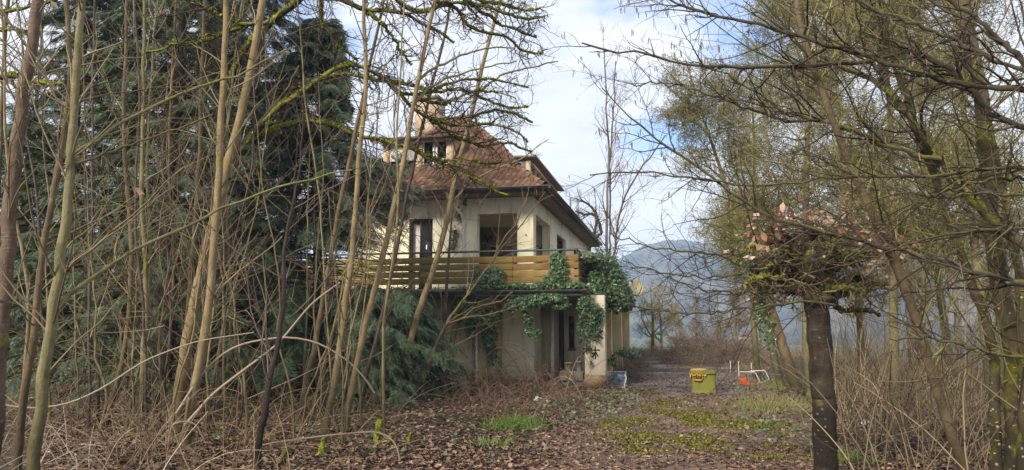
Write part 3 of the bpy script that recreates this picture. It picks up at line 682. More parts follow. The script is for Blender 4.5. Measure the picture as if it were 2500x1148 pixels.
strokes('graffiti_stroke', [[(1424, 852), (1444, 852)], [(1432, 840), (1433, 864)], [(1437, 842), (1438, 862)], [(1424, 864), (1430, 857), (1440, 856)], [(1442, 855), (1464, 855)], [(1453, 846), (1454, 876)], [(1446, 863), (1455, 861), (1460, 870)], [(1447, 872), (1452, 864)],
     [(1452, 815), (1471, 808), (1460, 818), (1471, 826)], [(1449, 832), (1457, 829), (1456, 836)], [(1432, 824), (1444, 818)], [(1446, 826), (1455, 824)]], lambda x, y: (at(x, y, YP)[0], YP - .005, at(x, y, YP)[2]), .035, M_BLK, pil)
pr = float(at(1474, 800, YP)[0])
for y in (22.6, 27.0, 31.6):
    boxmesh('pillar', M_LOW, house, pr - .42, pr, y, y + .35, 0, ZF - .22, .012)
boxmesh('terrace_beam', M_CONC, house, pr - .5, pr + .05, YP + .41, 32.2, ZF - .30, ZF - .2205)
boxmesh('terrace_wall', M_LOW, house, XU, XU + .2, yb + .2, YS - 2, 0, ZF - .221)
ldp = X(1163, 20.6)
lp = Acc(); pipe(lp, [(X(1143, 20.3), YG + .05, ZF - .25), (X(1147, 20.4), 20.1, ZF - .5), (ldp - .02, 20.55, ZF - .95), (ldp, 20.6, ZF - 1.1), (ldp, 20.6, .02)], .055, 9); lp.build('downpipe', M_WHT, house, smooth=True)
boxmesh('porch_floor', M_CONC, house, gx0, gx1, 20.3, yb, 0.0, .05)

# television aerial left of the roof
ae = thing('tv_aerial', 'thin television aerial standing left of the steep tiled roof', 'aerial', (X(914, 26), 26, pz(1.4)))
zt = Z(262, 26, 914); a = Acc(); xx = X(914, 26)
pipe(a, [(xx, 26, pz(1.4)), (xx, 26, zt)], .02, 6); a.build('mast', M_ZINC, ae)
a = Acc(); zz = Z(278, 26, 914); pipe(a, [(X(878, 26), 26, zz + .02), (X(928, 26), 26, zz)], .014, 5)
for q in np.linspace(0, 1, 7): xq = X(880, 26) + q * (X(926, 26) - X(880, 26)); pipe(a, [(xq, 25.75, zz + .01), (xq, 26.25, zz + .01)], .009, 4)
a.build('boom', M_ZINC, ae)
# satellite dish
sp = at(1556, 702, 28.0)
sdh = thing('satellite_dish', 'pale yellowed satellite dish on a dark arm beyond the ivy at the house corner', 'satellite dish', tuple(sp))
a = Acc(); V = []; T = []
dirn = np.array([0.55, -0.8, 0.25]); dirn /= np.linalg.norm(dirn); sxv = np.cross(dirn, [0, 0, 1]); sxv /= np.linalg.norm(sxv); syv = np.cross(sxv, dirn)
for i in range(7):
    for k in range(20):
        r_ = .31 * i / 6; th = k / 20 * 2 * math.pi; V.append(sp + sxv * r_ * math.cos(th) * .92 + syv * r_ * math.sin(th) - dirn * (.09 - .09 * (i / 6) ** 2))
Q = [(i * 20 + k, i * 20 + (k + 1) % 20, (i + 1) * 20 + (k + 1) % 20, (i + 1) * 20 + k) for i in range(6) for k in range(20)]
o = a.add(V, Q).build('dish', mat_varied('yellowed_dish', (0.36, 0.31, 0.17), (0.46, 0.41, 0.26), 4, 0.5), sdh, smooth=True); o.modifiers.new('thick', 'SOLIDIFY').thickness = .012
a = Acc(); pipe(a, [sp + np.array([-.55, .2, -.32]), sp + np.array([-.1, .1, -.30]), sp - syv * .30, sp + dirn * .3 - syv * .1], .018, 6); pipe(a, [sp - dirn * .08, sp + np.array([-.1, .1, -.30])], .02, 6); pipe(a, [sp + np.array([-.55, .2, -.32]), (pr - .2, sp[1] + .3, sp[2] - .32)], .025, 6)
a.build('arm', M_DKW, sdh)

# old leaves lying along the edge of the balcony slab
rgl = np.random.default_rng(33); n_ = 1300; S = rgl.uniform(.04, .08, n_); lv = np.array([(0, -.5, 0), (-.36, .1, .08), (0, .55, .1), (.36, .1, .05), (0, 0, 0)]); lt = np.array([(4, 0, 3), (4, 3, 2), (4, 2, 1), (4, 1, 0)])
M = frames(unit(rgl, n_) * np.array([1, 1, .2]), np.array([0, 0, 1.0])[None] + .5 * unit(rgl, n_), S * .8, S, S * 1.5)
instance(Acc(), lv, lt, M, np.column_stack([rgl.uniform(bl, gr_x - .15, n_), rgl.uniform(YG + .0, YB + .25, n_), ZF - .01 + rgl.uniform(0, .05, n_) - np.zeros(n_)])).build('ledge_leaves', mat_leaf('ledge_leaf', [(0, (.035, .020, .020)), (.5, (.08, .045, .045)), (1, (.17, .10, .08))], .7, .2), None, kind='stuff')
# ------------------------------------------------------------------ things lying about
g0 = gp(1719, 962); bx, by = g0[0], g0[1]; wb = 62 / F * depth_of(g0) / 2
m, t, b = newmat('algae_yellow_plastic', 0.6, 0.35); p = pos(t)
r = ramp(t, [(0.3, (0.105, 0.105, 0.012)), (0.55, (0.165, 0.158, 0.020)), (0.75, (0.065, 0.068, 0.018))]); t.links.new(noise(t, p, 5, 7, 0.65), r.inputs['Fac'])
c = mixc(t, mul(t, smooth(t, noise(t, p, 9, 5, 0.6, mapping=(1, 1, .3)), .52, .7), .5), r.outputs[0], (0.09, 0.10, 0.018)); t.links.new(c, b.inputs['Base Color']); bump(t, b, noise(t, p, 40, 3), .003, .5); M_BIN = m
M_YEL = mat_varied('yellow_lid_plastic', (0.48, 0.24, 0.012), (0.62, 0.36, 0.03), 6, 0.5, 0.4)
binn = thing('grit_bin', 'mossy olive yellow grit bin with a torn orange lid standing on the leafy path', 'bin', (bx, by, 0)); hb = 57 / F * depth_of(g0)
def prism(acc, secs):            # rounded sections stacked upwards: (z, half x, half y, dx, dy)
    n = 20; V = []
    for z, hx, hy, dx, dy in secs:
        for k in range(n):
            th = k / n * 2 * math.pi; c_, s_ = math.cos(th), math.sin(th); e = .22
            V.append((bx + dx + hx * math.copysign(abs(c_) ** e, c_), by + .35 + dy + hy * math.copysign(abs(s_) ** e, s_), z))
    Q = [(i * n + k, i * n + (k + 1) % n, (i + 1) * n + (k + 1) % n, (i + 1) * n + k) for i in range(len(secs) - 1) for k in range(n)]
    acc.add(V, Q); acc.add([V[-n + k] for k in range(n)] + [(bx + secs[-1][3], by + .35 + secs[-1][4], secs[-1][0])], None, [(k, (k + 1) % n, n) for k in range(n)]); return acc
prism(Acc(), [(0, wb * .99, .36, 0, 0), (.07, wb * .99, .36, 0, 0), (.085, wb * .93, .33, 0, 0), (hb * .80, wb * .97, .35, 0, 0), (hb * .82, wb * .94, .33, 0, 0)]).build('body', M_BIN, binn)
prism(Acc(), [(hb * .80, wb * .94, .33, 0, 0), (hb * .83, wb * 1.02, .38, 0, 0), (hb * .90, wb * 1.02, .38, 0, 0), (hb * .96, wb * .93, .33, 0, 0), (hb, wb * .6, .2, -.03, 0)]).build('lid', M_BIN, binn)
# torn orange cover lying over the left of the lid: an uneven crust
nx_, ny_ = 22, 14; V = []; Q = []; rb = np.random.default_rng(3)
for j in range(ny_):
    for i in range(nx_):
        u, v = i / (nx_ - 1), j / (ny_ - 1); jag = .10 * math.sin(i * 2.1) + .06 * math.sin(i * 5.3)
        x = bx - wb * 1.05 + u * wb * (1.32 + (.10 * math.sin(j * 1.9) if i == nx_ - 1 else 0)); y = by - .045 + v * .74
        edge = max(0, 1 - v * 5); z = hb * (.94 + .08 * math.sin(u * 2.6) ** .5 * min(1, v * 3 + .2)) - edge * hb * (.16 + jag * .6) + rb.normal(0, .004)
        if u < .08: z -= hb * .06
        V.append((x, y, z))
for j in range(ny_ - 1):
    for i in range(nx_ - 1): k = j * nx_ + i; Q.append((k, k + 1, k + nx_ + 1, k + nx_))
o = Acc().add(V, Q).build('torn_cover', M_YEL, binn, smooth=True); o.modifiers.new('thick', 'SOLIDIFY').thickness = .012
hx = bx - wb * .42
a = Acc(); box(a, hx - .06, hx + .10, by - .012, by + .02, hb * .60, hb * .70); a.build('hole', M_DKW, binn)
a = Acc(); a.add([(hx - .12, by - .03, hb * .60), (hx + .06, by - .06, hb * .545), (hx + .13, by - .02, hb * .66), (hx + .12, by - .022, hb * .72), (hx + .09, by - .05, hb * .62), (hx, by - .075, hb * .57), (hx - .11, by - .04, hb * .57)], None, [(0, 6, 5), (0, 5, 4), (5, 1, 4), (1, 2, 4), (2, 3, 4)])
o = a.build('torn_flap', M_YEL, binn); o.modifiers.new('thick', 'SOLIDIFY').thickness = .012
a = Acc(); a.add([(hx - .06, by - .026, hb * .52), (hx + .06, by - .026, hb * .52), (hx + .02, by - .026, hb * .36), (hx - .02, by - .026, hb * .36)], [(0, 3, 2, 1)])
# broken chair
q = gp(1835, 944); cx_, cy_ = q[0], q[1]; dch = depth_of(q)
M_WT = mat_varied('white_tube', (0.66, 0.65, 0.62), (0.8, 0.79, 0.76), 8, 0.4, 0.4); M_ORG = mat_varied('red_orange_plastic', (0.50, 0.055, 0.014), (0.66, 0.12, 0.03), 6, 0.5, 0.4)
chair = thing('broken_chair', 'overturned chair with bent white tube legs and a broken red orange seat', 'chair', (cx_, cy_, 0))
w_ = lambda x, y, dd=0: atd(x, y, dch + dd)
a = Acc(); pipe(a, smooth_poly([(*w_(1806, 908),), (*w_(1840, 908.5),), (*w_(1845, 911),), (*w_(1855, 933),), (*w_(1850, 938, .1),)], 4) if False else [w_(1806, 908), w_(1841, 908.5), w_(1845, 912), w_(1855, 932)], .013, 7)
pipe(a, [w_(1832, 906, .45), w_(1866, 904.5, .45), w_(1869, 908, .45), w_(1878, 926, .45), w_(1866, 932, .3), w_(1855, 936, 0)], .013, 7); pipe(a, [w_(1855, 932), w_(1848, 938, -.1)], .013, 7); a.build('tube_frame', M_WT, chair, smooth=True)
V = []; Q = []
for j in range(5):
    for i in range(7):
        u, v = i / 6, j / 4; px_ = 1801 + 17 * u + 17 * v + (4 * math.sin(j * 2) if i in (0, 6) else 0); py_ = 924 + (-2) * u + 18 * v
        V.append(w_(px_, py_, .12 * u - .1 * v + .02 * math.sin(i * 1.3)))
for j in range(4):
    for i in range(6): k = j * 7 + i; Q.append((k, k + 1, k + 8, k + 7))
o = Acc().add(V, Q).build('seat', M_ORG, chair, smooth=True); o.modifiers.new('thick', 'SOLIDIFY').thickness = .012
V = [w_(1832, 936, .05), w_(1845, 932, .2), w_(1853, 935, .25), w_(1845, 941, 0), w_(1834, 942, -.05), w_(1850, 940, .1)]
o = Acc().add(V, None, [(0, 1, 3), (1, 2, 3), (0, 3, 4), (2, 5, 3)]).build('seat_fragment', mat_varied('dull_red_plastic', (.28, .04, .03), (.4, .07, .05), 6, .5), chair); o.modifiers.new('thick', 'SOLIDIFY').thickness = .012
# shopping trolley lying by the pillar
q = gp(1503, 950); dct = depth_of(q)
cart = thing('shopping_trolley', 'grey wire shopping trolley lying against the graffitied corner pillar', 'shopping trolley', (q[0], q[1], 0))
M_WIRE = mat_varied('zinc_wire', (0.42, 0.43, 0.44), (0.58, 0.59, 0.60), 8, 0.35, 0.5, metallic=.6); M_NET = mat_varied('dark_wire_net', (0.05, 0.055, 0.07), (0.10, 0.11, 0.13), 8, 0.6)
c_ = lambda x, y, dd=0: atd(x, y, dct + dd)
a = Acc()
A0, A1, A2, A3 = c_(1484, 908, .5), c_(1528, 908, .55), c_(1530, 940, .5), c_(1484, 944, .5)
B0, B1, B2, B3 = c_(1482, 914, 0), c_(1526, 916, 0), c_(1524, 946, 0), c_(1482, 948, 0)
for L_ in ([A0, A1, A2, A3, A0], [B0, B1, B2, B3, B0], [A0, B0], [A1, B1], [A2, B2], [A3, B3]): pipe(a, L_, .011, 6)
a.build('frame', M_WIRE, cart)
a = Acc()
for f_ in np.linspace(.08, .92, 11): pipe(a, [B0 + (B1 - B0) * f_, B3 + (B2 - B3) * f_], .0045, 4); pipe(a, [A0 + (A1 - A0) * f_, A3 + (A2 - A3) * f_], .0045, 4); pipe(a, [A3 + (A2 - A3) * f_, B3 + (B2 - B3) * f_], .0045, 4)
for f_ in (.33, .66): pipe(a, [B0 + (B3 - B0) * f_, B1 + (B2 - B1) * f_], .0055, 4); pipe(a, [A0 + (A3 - A0) * f_, A1 + (A2 - A1) * f_], .0055, 4); pipe(a, [A1 + (A2 - A1) * f_, B1 + (B2 - B1) * f_], .0055, 4)
a.build('basket', M_WIRE, cart)
pipe(Acc(), [c_(1526, 916, 0), c_(1529, 922, -.05), c_(1524, 944, -.05), c_(1526, 950, -.02)], .016, 7).build('handle', M_WT, cart)
wl_ = Acc()
for x_, y_ in ((1486, 948), (1522, 948)):
    pc = c_(x_, y_, .05); pc[2] = max(pc[2], .05); th = np.linspace(0, 2 * math.pi, 13)
    tubes(wl_, np.stack([pc[0] + .0 * th, pc[1] + .045 * np.cos(th), pc[2] + .045 * np.sin(th)], 1), np.full(13, .014), 6)
wl_.build('castors', M_DKW, cart)
net = Acc(); rn = np.random.default_rng(8); n_ = 130
u, v = rn.random(n_), rn.random(n_); P0 = B0 + (B1 - B0) * (u * .55)[:, None] + (B3 - B0) * v[:, None] + np.array([0, -.04, 0])
Pn = np.empty((n_, 5, 3)); Pn[:, 0] = P0; d_ = unit(rn, n_)
for s in range(1, 5): d_ = d_ + .6 * unit(rn, n_); d_[:, 1] *= .4; d_ /= np.linalg.norm(d_, axis=1, keepdims=True); Pn[:, s] = Pn[:, s - 1] + d_ * .055
tubes(net, Pn, np.full((n_, 5), .005), 3).build('tangled_wire', M_NET, cart)
bb = c_(1514, 926, .25)
import bmesh
def lump(name, centre, size, mat, parent=None, seed=1, rough=.18, **tags):
    bm = bmesh.new(); bmesh.ops.create_icosphere(bm, subdivisions=3, radius=1); rr_ = np.random.default_rng(seed); k1 = rr_.normal(size=(6, 3)) * 2.2; ph_ = rr_.random(6) * 6
    org = np.array(world_loc(parent)) if parent is not None else np.zeros(3)
    for v_ in bm.verts:
        n0 = np.array(v_.co); f_ = 1 + rough * sum(math.sin(float(k1[i] @ n0) + ph_[i]) for i in range(6)) / 2.2; v_.co = Vector((np.array(centre) - org + n0 * np.array(size) * f_).tolist())
    me = bpy.data.meshes.new(name); bm.to_mesh(me); bm.free(); me.materials.append(mat); me.polygons.foreach_set('use_smooth', np.ones(len(me.polygons), dtype=bool))
    return link(name, me, parent, **tags)
lump('plastic_bag', bb, (.10, .08, .09), mat_varied('blue_plastic', (0.03, 0.14, 0.42), (0.08, 0.28, 0.62), 6, .3, .5), None, 4, label='crumpled blue plastic bag inside the wire shopping trolley', category='bag')
bs = at(862, 617, 21.4); a = Acc()
lump('blue_bag', bs, (.16, .1, .14), MATS['blue_plastic'], None, 14, label='bright blue bag on the balcony behind the green rail, half hidden by fir branches', category='bag')
# stone trough with rubbish in the porch
q = gp(1395, 946); tx, ty = q[0], q[1] + .25
tr = thing('stone_trough', 'mossy stone trough with pots in the dark porch beside the graffitied pillar', 'planter', (tx, ty, 0))
boxmesh('trough', M_CONC, tr, tx - .34, tx + .30, ty - .1, ty + .35, .16, .42, .02); boxmesh('foot', M_CONC, tr, tx - .26, tx - .12, ty - .02, ty + .3, 0, .1595, .01); boxmesh('foot', M_CONC, tr, tx + .1, tx + .24, ty - .02, ty + .3, 0, .1595, .01)
def pot(name, x, y, z, r_, h_, mat, label):
    a = Acc(); th = np.linspace(0, 2 * math.pi, 17)[:-1]; V = []
    for zz, rr_ in ((0, .72), (h_ * .85, .98), (h_ * .86, 1.08), (h_, 1.08), (h_, .92), (h_ * .6, .85)):
        for q_ in th: V.append((x + r_ * rr_ * math.cos(q_), y + r_ * rr_ * math.sin(q_), z + zz))
    Q = [(i * 16 + k, i * 16 + (k + 1) % 16, (i + 1) * 16 + (k + 1) % 16, (i + 1) * 16 + k) for i in range(5) for k in range(16)]
    return a.add(V, Q).build(name, mat, None, smooth=False, label=label, category='pot')
pot('flower_pot', tx - .12, ty + .1, .425, .11, .22, mat_varied('mossy_clay', (.16, .15, .07), (.30, .26, .15), 6), 'mossy clay pot on the stone trough in the porch')
pot('flower_pot', tx + .17, ty + .12, .425, .09, .26, M_CONC, 'taller dark grey pot on the stone trough in the porch')
# scraps of litter
M_LIT = mat_varied('dirty_white', (0.34, 0.32, 0.28), (0.62, 0.60, 0.56), 14)
for k, (x_, y_, s_, lab) in enumerate([(1316, 977, .12, 'dirty white rag at the left of two scraps lying in the brambles before the porch'), (1338, 983, .09, 'small white crumpled paper at the right of two scraps before the porch'), (1437, 982, .05, 'tiny white scrap on the leaves in front of the graffitied pillar'), (2118, 1036, .11, 'white crumpled plastic sheet in the undergrowth right of the pollard trunk')]):
    pz_ = gp(x_, y_ + 4); lump('litter', pz_ + np.array([0, 0, s_ * .45]), (s_ * .8, s_ * .7, s_ * .4), M_LIT, None, 20 + k, .5, label=lab, category='litter', group='white scraps of litter on the ground')
for k, (x_, y0_, y1_, lab) in enumerate([(1783, 897, 881, 'short leaning whitish stake beside the brush mound'), (1803, 922, 882, 'tall whitish stake nearest the broken chair'), (1834, 905, 886, 'whitish stake behind the chair frame')]):
    b_ = gp(x_, max(y0_, 915)); dd = depth_of(b_); a = Acc(); pipe(a, [atd(x_ + 1, max(y0_, 915), dd), atd(x_, y1_, dd)], .014, 6); a.build('stake', M_WHT, None, label=lab, category='stake', group='thin stakes behind the bin')
# ------------------------------------------------------------------ barks
B_PALE = mat_bark('pale_olive_bark', (0.14, 0.12, 0.052), (0.27, 0.235, 0.12), moss=0.25, band=0.5)
B_CHERRY = mat_bark('cherry_bark', (0.115, 0.075, 0.050), (0.19, 0.135, 0.095), moss=0.15, band=0.55, spots=0.4)
B_BROWN = mat_bark('brown_bark', (0.11, 0.078, 0.040), (0.21, 0.15, 0.085), moss=0.2, band=0.35)
B_TAN = mat_bark('tan_bark', (0.18, 0.13, 0.062), (0.31, 0.235, 0.125), moss=0.2, band=0.35)
B_DARK = mat_bark('dark_bark', (0.032, 0.022, 0.018), (0.085, 0.060, 0.045), moss=0.1, band=0.15)
B_PURP = mat_bark('purple_brown_bark', (0.065, 0.042, 0.040), (0.15, 0.105, 0.090), moss=0.1, band=0.3)
B_MOSS = mat_bark('mossy_bark', (0.040, 0.032, 0.018), (0.095, 0.078, 0.045), moss=1.0, band=0.0)
B_MOSS2 = mat_bark('half_mossy_bark', (0.060, 0.046, 0.026), (0.135, 0.105, 0.060), moss=0.62, band=0.1, moss_col=((0.09, 0.10, 0.012), (0.23, 0.22, 0.03)), spots=0.8)
B_OLV = mat_bark('olive_bark', (0.10, 0.082, 0.040), (0.20, 0.165, 0.09), moss=0.45, band=0.1, moss_col=((0.07, 0.075, 0.012), (0.15, 0.15, 0.03)))
B_GREY = mat_bark('grey_hazy_bark', (0.10, 0.085, 0.07), (0.21, 0.185, 0.155), moss=0.1, band=0.1)
M_TWIG = mat_leaf('bare_twigs', [(0, (0.085, 0.062, 0.035)), (0.4, (0.155, 0.115, 0.065)), (0.75, (0.25, 0.19, 0.11)), (1.0, (0.36, 0.28, 0.17))], 0.75, 0.2)
M_TWIGD = mat_leaf('dark_twigs', [(0, (0.020, 0.015, 0.012)), (0.5, (0.045, 0.033, 0.026)), (1.0, (0.10, 0.075, 0.058))], 0.75, 0.2)
M_TWIGO = mat_leaf('olive_twigs', [(0, (0.11, 0.098, 0.034)), (0.5, (0.195, 0.172, 0.066)), (1.0, (0.30, 0.265, 0.12))], 0.8, 0.15)
M_TWIGP = mat_leaf('plum_twigs', [(0, (0.070, 0.046, 0.038)), (0.5, (0.13, 0.092, 0.072)), (1.0, (0.22, 0.165, 0.125))], 0.75, 0.2)
M_CANE = mat_leaf('dry_canes', [(0, (0.12, 0.085, 0.06)), (0.4, (0.23, 0.17, 0.12)), (0.8, (0.36, 0.28, 0.20)), (1, (0.46, 0.38, 0.29))], 0.75, 0.2)
M_BRAM = mat_leaf('bramble_canes', [(0, (0.055, 0.030, 0.022)), (0.5, (0.13, 0.07, 0.048)), (0.85, (0.22, 0.13, 0.085)), (1, (0.30, 0.20, 0.10))], 0.7, 0.25)
M_MOSST = mat_leaf('moss_tufts', [(0, (0.13, 0.14, 0.008)), (0.5, (0.27, 0.26, 0.015)), (1, (0.44, 0.40, 0.03))], 0.9, 0.1)
M_MOSSD = mat_leaf('dull_moss_tufts', [(0, (0.07, 0.075, 0.010)), (0.5, (0.15, 0.15, 0.02)), (1, (0.26, 0.245, 0.035))], 0.9, 0.1)
M_DRYLEAF = mat_leaf('hanging_dry_leaves', [(0, (0.30, 0.19, 0.11)), (0.5, (0.46, 0.34, 0.23)), (1, (0.60, 0.50, 0.38))], 0.7, 0.25, trans=.25)
M_BEECH = mat_leaf('beech_leaves', [(0, (0.28, 0.11, 0.05)), (0.3, (0.42, 0.22, 0.13)), (0.65, (0.56, 0.36, 0.26)), (1, (0.70, 0.52, 0.42))], 0.6, 0.3, trans=.25)
leafV = np.array([(0, -.5, 0), (-.30, -.2, .10), (-.36, .12, .05), (0, .55, .14), (.36, .15, .03), (.30, -.2, .12), (0, 0, 0)])
leafT = np.array([(6, 0, 5), (6, 5, 4), (6, 4, 3), (6, 3, 2), (6, 2, 1), (6, 1, 0)])

def moss_fuzz(acc, P, Rr, n, rng, size=(.015, .045), upmin=0.0):
    """small cushions and strands of moss on the upper side of limbs"""
    m, k0, _ = P.shape
    L_ = np.linalg.norm(np.diff(P, axis=1), axis=2); w = (L_ * (Rr[:, :-1] + Rr[:, 1:])).ravel(); w /= w.sum()
    s = rng.choice(len(w), size=n, p=w); pi, si = s // (k0 - 1), s % (k0 - 1); fr = rng.random(n)[:, None]
    p = P[pi, si] * (1 - fr) + P[pi, si + 1] * fr; r_ = (Rr[pi, si] * (1 - fr[:, 0]) + Rr[pi, si + 1] * fr[:, 0])
    tg = P[pi, si + 1] - P[pi, si]; tg /= np.linalg.norm(tg, axis=1, keepdims=True) + 1e-9
    u = unit(rng, n); u[:, 2] = np.abs(u[:, 2]) + .25; u -= (u * tg).sum(1, keepdims=True) * tg; u /= np.linalg.norm(u, axis=1, keepdims=True) + 1e-9
    clump = np.sin(p[:, 0] * 9) + np.sin(p[:, 1] * 11 + 1) + np.sin(p[:, 2] * 10 + 2); keep = (clump > -0.9)
    p, r_, u, tg = p[keep], r_[keep], u[keep], tg[keep]; n = len(p)
    S = rng.uniform(size[0], size[1], n)
    M = frames(u + .6 * unit(rng, n), tg + .3 * unit(rng, n), S * rng.uniform(.6, 1.4, n), S, S)
    tv = np.array([(-.5, -.3, 0), (.5, -.3, 0.1), (.25, .6, .05), (-.3, .5, -.1)]); tt = np.array([(0, 1, 2), (0, 2, 3)])
    return instance(acc, tv, tt, M, p + u * r_[:, None] * .9)

def hang_leaves(tree, P, n, rng, mat, size, name='leaf'):
    """separate withered leaves, each an object sharing one mesh"""
    me = Acc().add(leafV, None, leafT).mesh(name, mat, smooth=True); o0 = world_loc(tree)
    fl = P.reshape(-1, 3); idx = rng.choice(len(fl), size=min(n, len(fl)), replace=False)
    for i in idx:
        o = link(name, me, tree, fl[i] - o0 + rng.normal(0, .02, 3)); s = rng.uniform(*size)
        o.scale = (s * rng.uniform(.6, 1), s, s * rng.uniform(.6, 2)); o.rotation_euler = (rng.uniform(1.6, 4), rng.uniform(-.8, .8), rng.uniform(0, 6.3))

# ------------------------------------------------------------------ thicket of saplings on the left
def base_depth(p):
    x, y = p
    return depth_of(gp(x, max(y, 860)))
SAP = []
def knotty(P, Rr, rng, k=84):
    q = np.linspace(0, P.shape[1] - 1, k); i = np.arange(P.shape[1]); c = np.stack([np.interp(q, i, P[0, :, j]) for j in range(3)], 1); r_ = np.interp(q, i, Rr[0])
    f_ = 1 + .035 * rng.normal(size=k); big = r_.max() > .07; f_ = 1 + (f_ - 1) * (.4 if big else .8); f_[rng.integers(3, k, 12)] *= 1.03 if big else 1.13; f_[:4] *= np.array([1.3, 1.2, 1.1, 1.04]); c[1:-1] += rng.normal(size=(k - 2, 3)) * (r_[1:-1, None] * (.012 if big else .03))
    return c[None], (r_ * f_)[None]
def sapling(pts, w0, w1, bark, label, twigs=16, seed=0, tw=M_TWIG, cat='tree', name='sapling', depth=None, lean=0.0, group='saplings of the thicket', tlen=(.4, 1.5), limbs=(), second=2.2, up=.04, moss=0, tang=(30, 65)):
    """pts in the photograph from the top down to the foot; w in photo pixels at foot and top"""
    rng = np.random.default_rng(seed + 100)
    pts = [tuple(p) for p in pts][::-1]
    D = base_depth(pts[0]) if depth is None else depth
    if pts[-1][1] > 60: w1 *= .35
    if pts[-1][1] <= 60:
        (xa, ya), (xb, yb_) = pts[-2], pts[-1]; k_ = 330 / max(ya - yb_, 20); pts.append((xb + (xb - xa) * k_, yb_ - 330)); w1 *= .75
    P, Rr = traced(pts, D, D + lean, w0 * .9, w1 * .9, 26, rng, .007)
    foot = P[0, 0].copy(); gz = float(height(foot[0], foot[1])); 
    if foot[2] > gz - .05: P[0, 0, 2] = gz - .05
    t_ = thing(name, label, cat, (foot[0], foot[1], gz), group)
    Rr *= (1 + .035 * np.sin(np.arange(26) * 2.3 + seed))[None]; Rr[0, 0] *= 1.25
    Pf, Rf = knotty(P, Rr, rng); tubes(Acc(), Pf, Rf, 10 if w0 > 12 else 6).build('trunk', bark, t_, smooth=True)
    allP, allR = [P], [Rr]
    for (lp_, a0, a1, dl) in limbs:
        q, rr_ = traced(lp_, D, D + dl, a0, a1, 18, rng, .01); tubes(Acc(), q, rr_, 6).build('branch', bark, t_, smooth=True)
        tq, tr_ = grow(q, rr_, 9, rng, 5, (.25, .9), (25, 60), (.1, 1), .14, .02, .6, .0025, .006); allP.append(tq); allR.append(tr_)
    if twigs:
        a = Acc(); T1, R1 = grow(P, Rr, int(twigs * 2.0), rng, 8, (tlen[0] * 1.1, tlen[1] * 1.45), tang, (.16, 1), .10, up, .5, .0048, .011, .4)
        T2, R2 = grow(T1, R1, int(twigs * second * 2.3), rng, 5, (.2, .95), (25, 60), (.2, 1), .14, up, .7, .0034, .0065)
        tubes(a, T1, R1, 3); tubes(a, T2, R2, 3)
        for q, rr_ in zip(allP[1:], allR[1:]): tubes(a, q, rr_, 3)
        a.build('crown', tw, t_)
        if moss: moss_fuzz(Acc(), P, Rr, moss, rng).build('moss', M_MOSST, t_, kind='stuff')
        SAP.append((t_, T2))
    return t_, P, Rr
G = 'saplings of the thicket'
sapling([(92, 0), (75, 120), (55, 230), (42, 350), (30, 450), (22, 560), (12, 680), (5, 800), (-4, 900), (-16, 1050), (-26, 1210)], 46, 29, B_CHERRY, 'thick brown cherry trunk with horizontal lenticels at the left edge of the thicket', 12, 1)
sapling([(203, 0), (195, 100), (185, 200), (180, 330), (168, 450), (158, 560), (145, 640), (135, 720), (118, 830), (100, 950), (88, 1060), (80, 1148), (76, 1240)], 34, 17, B_PALE, 'pale olive trunk with long bare side branches, second thick stem of the thicket', 14, 2,
        limbs=[([(178, 378), (250, 330), (310, 285), (400, 245), (500, 205), (610, 170), (700, 120)], 10, 4, 1.2), ([(140, 755), (175, 709), (240, 659), (300, 629), (415, 570), (500, 525), (600, 485), (700, 450), (800, 425), (860, 415)], 12, 4, 1.6)])
sapling([(160, 0), (172, 100), (175, 180), (165, 260), (155, 330), (145, 410), (130, 480), (110, 560), (95, 680), (85, 800), (62, 950), (50, 1040), (38, 1190)], 21, 12, B_BROWN, 'dark brown stem close beside the pale olive trunk, with knots along it', 10, 3, limbs=[([(145, 415), (190, 395), (250, 380), (330, 350), (420, 320), (520, 280)], 8, 4, .8)])
sapling([(5, 40), (14, 160), (8, 300), (22, 450), (38, 560), (60, 620), (72, 720), (66, 850), (52, 960), (40, 1100)], 10, 6, B_TAN, 'thin tan stem crossing in front of the cherry trunk', 8, 4)
sapling([(308, 0), (312, 120), (302, 220), (300, 330), (306, 430), (320, 540), (325, 625), (320, 725), (305, 855), (285, 960), (250, 1045)], 15, 8, B_BROWN, 'slim brown stem with a swollen bend near its foot in the thicket', 16, 5)
sapling([(352, 60), (350, 200), (350, 300), (348, 400), (345, 520), (352, 600), (357, 675), (360, 775), (350, 860), (345, 955), (338, 1060)], 15, 8, B_PALE, 'straight pale stem in the thicket before the fir, nearest the paired olive one', 16, 6)
sapling([(383, 30), (372, 130), (366, 230), (360, 330), (357, 420), (363, 520), (370, 610), (366, 700), (358, 800), (340, 930), (330, 1040)], 11, 6, B_PALE, 'slender olive stem twinned with the straight pale one', 14, 7)
sapling([(500, 0), (496, 110), (490, 200), (490, 330), (482, 440), (476, 540), (467, 640), (462, 740), (450, 850), (432, 950), (420, 1030)], 14, 9, B_BROWN, 'slightly crooked brown stem just left of the forked leaning trunks', 14, 8)
sapling([(552, 0), (548, 100), (545, 230), (538, 330), (535, 430), (527, 540), (520, 640), (510, 740), (500, 830), (482, 920), (462, 1010), (446, 1098)], 26, 14, B_TAN, 'upright tan trunk of the crossing pair in the middle of the thicket', 16, 9)
sapling([(640, 0), (630, 90), (605, 200), (585, 300), (560, 380), (545, 450), (530, 520), (512, 580), (495, 650), (476, 740), (458, 830), (442, 920), (430, 1060)], 34, 18, B_TAN, 'stout tan trunk leaning right, the other of the crossing pair', 14, 10, limbs=[([(552, 415), (590, 350), (640, 290), (700, 215), (730, 160)], 7, 3, .5)])
sapling([(592, 0), (578, 100), (565, 200), (555, 330), (548, 480), (560, 600), (566, 720), (560, 850), (548, 1000)], 8, 5, B_PALE, 'wispy pale stem threading between the crossing tan trunks', 12, 11)
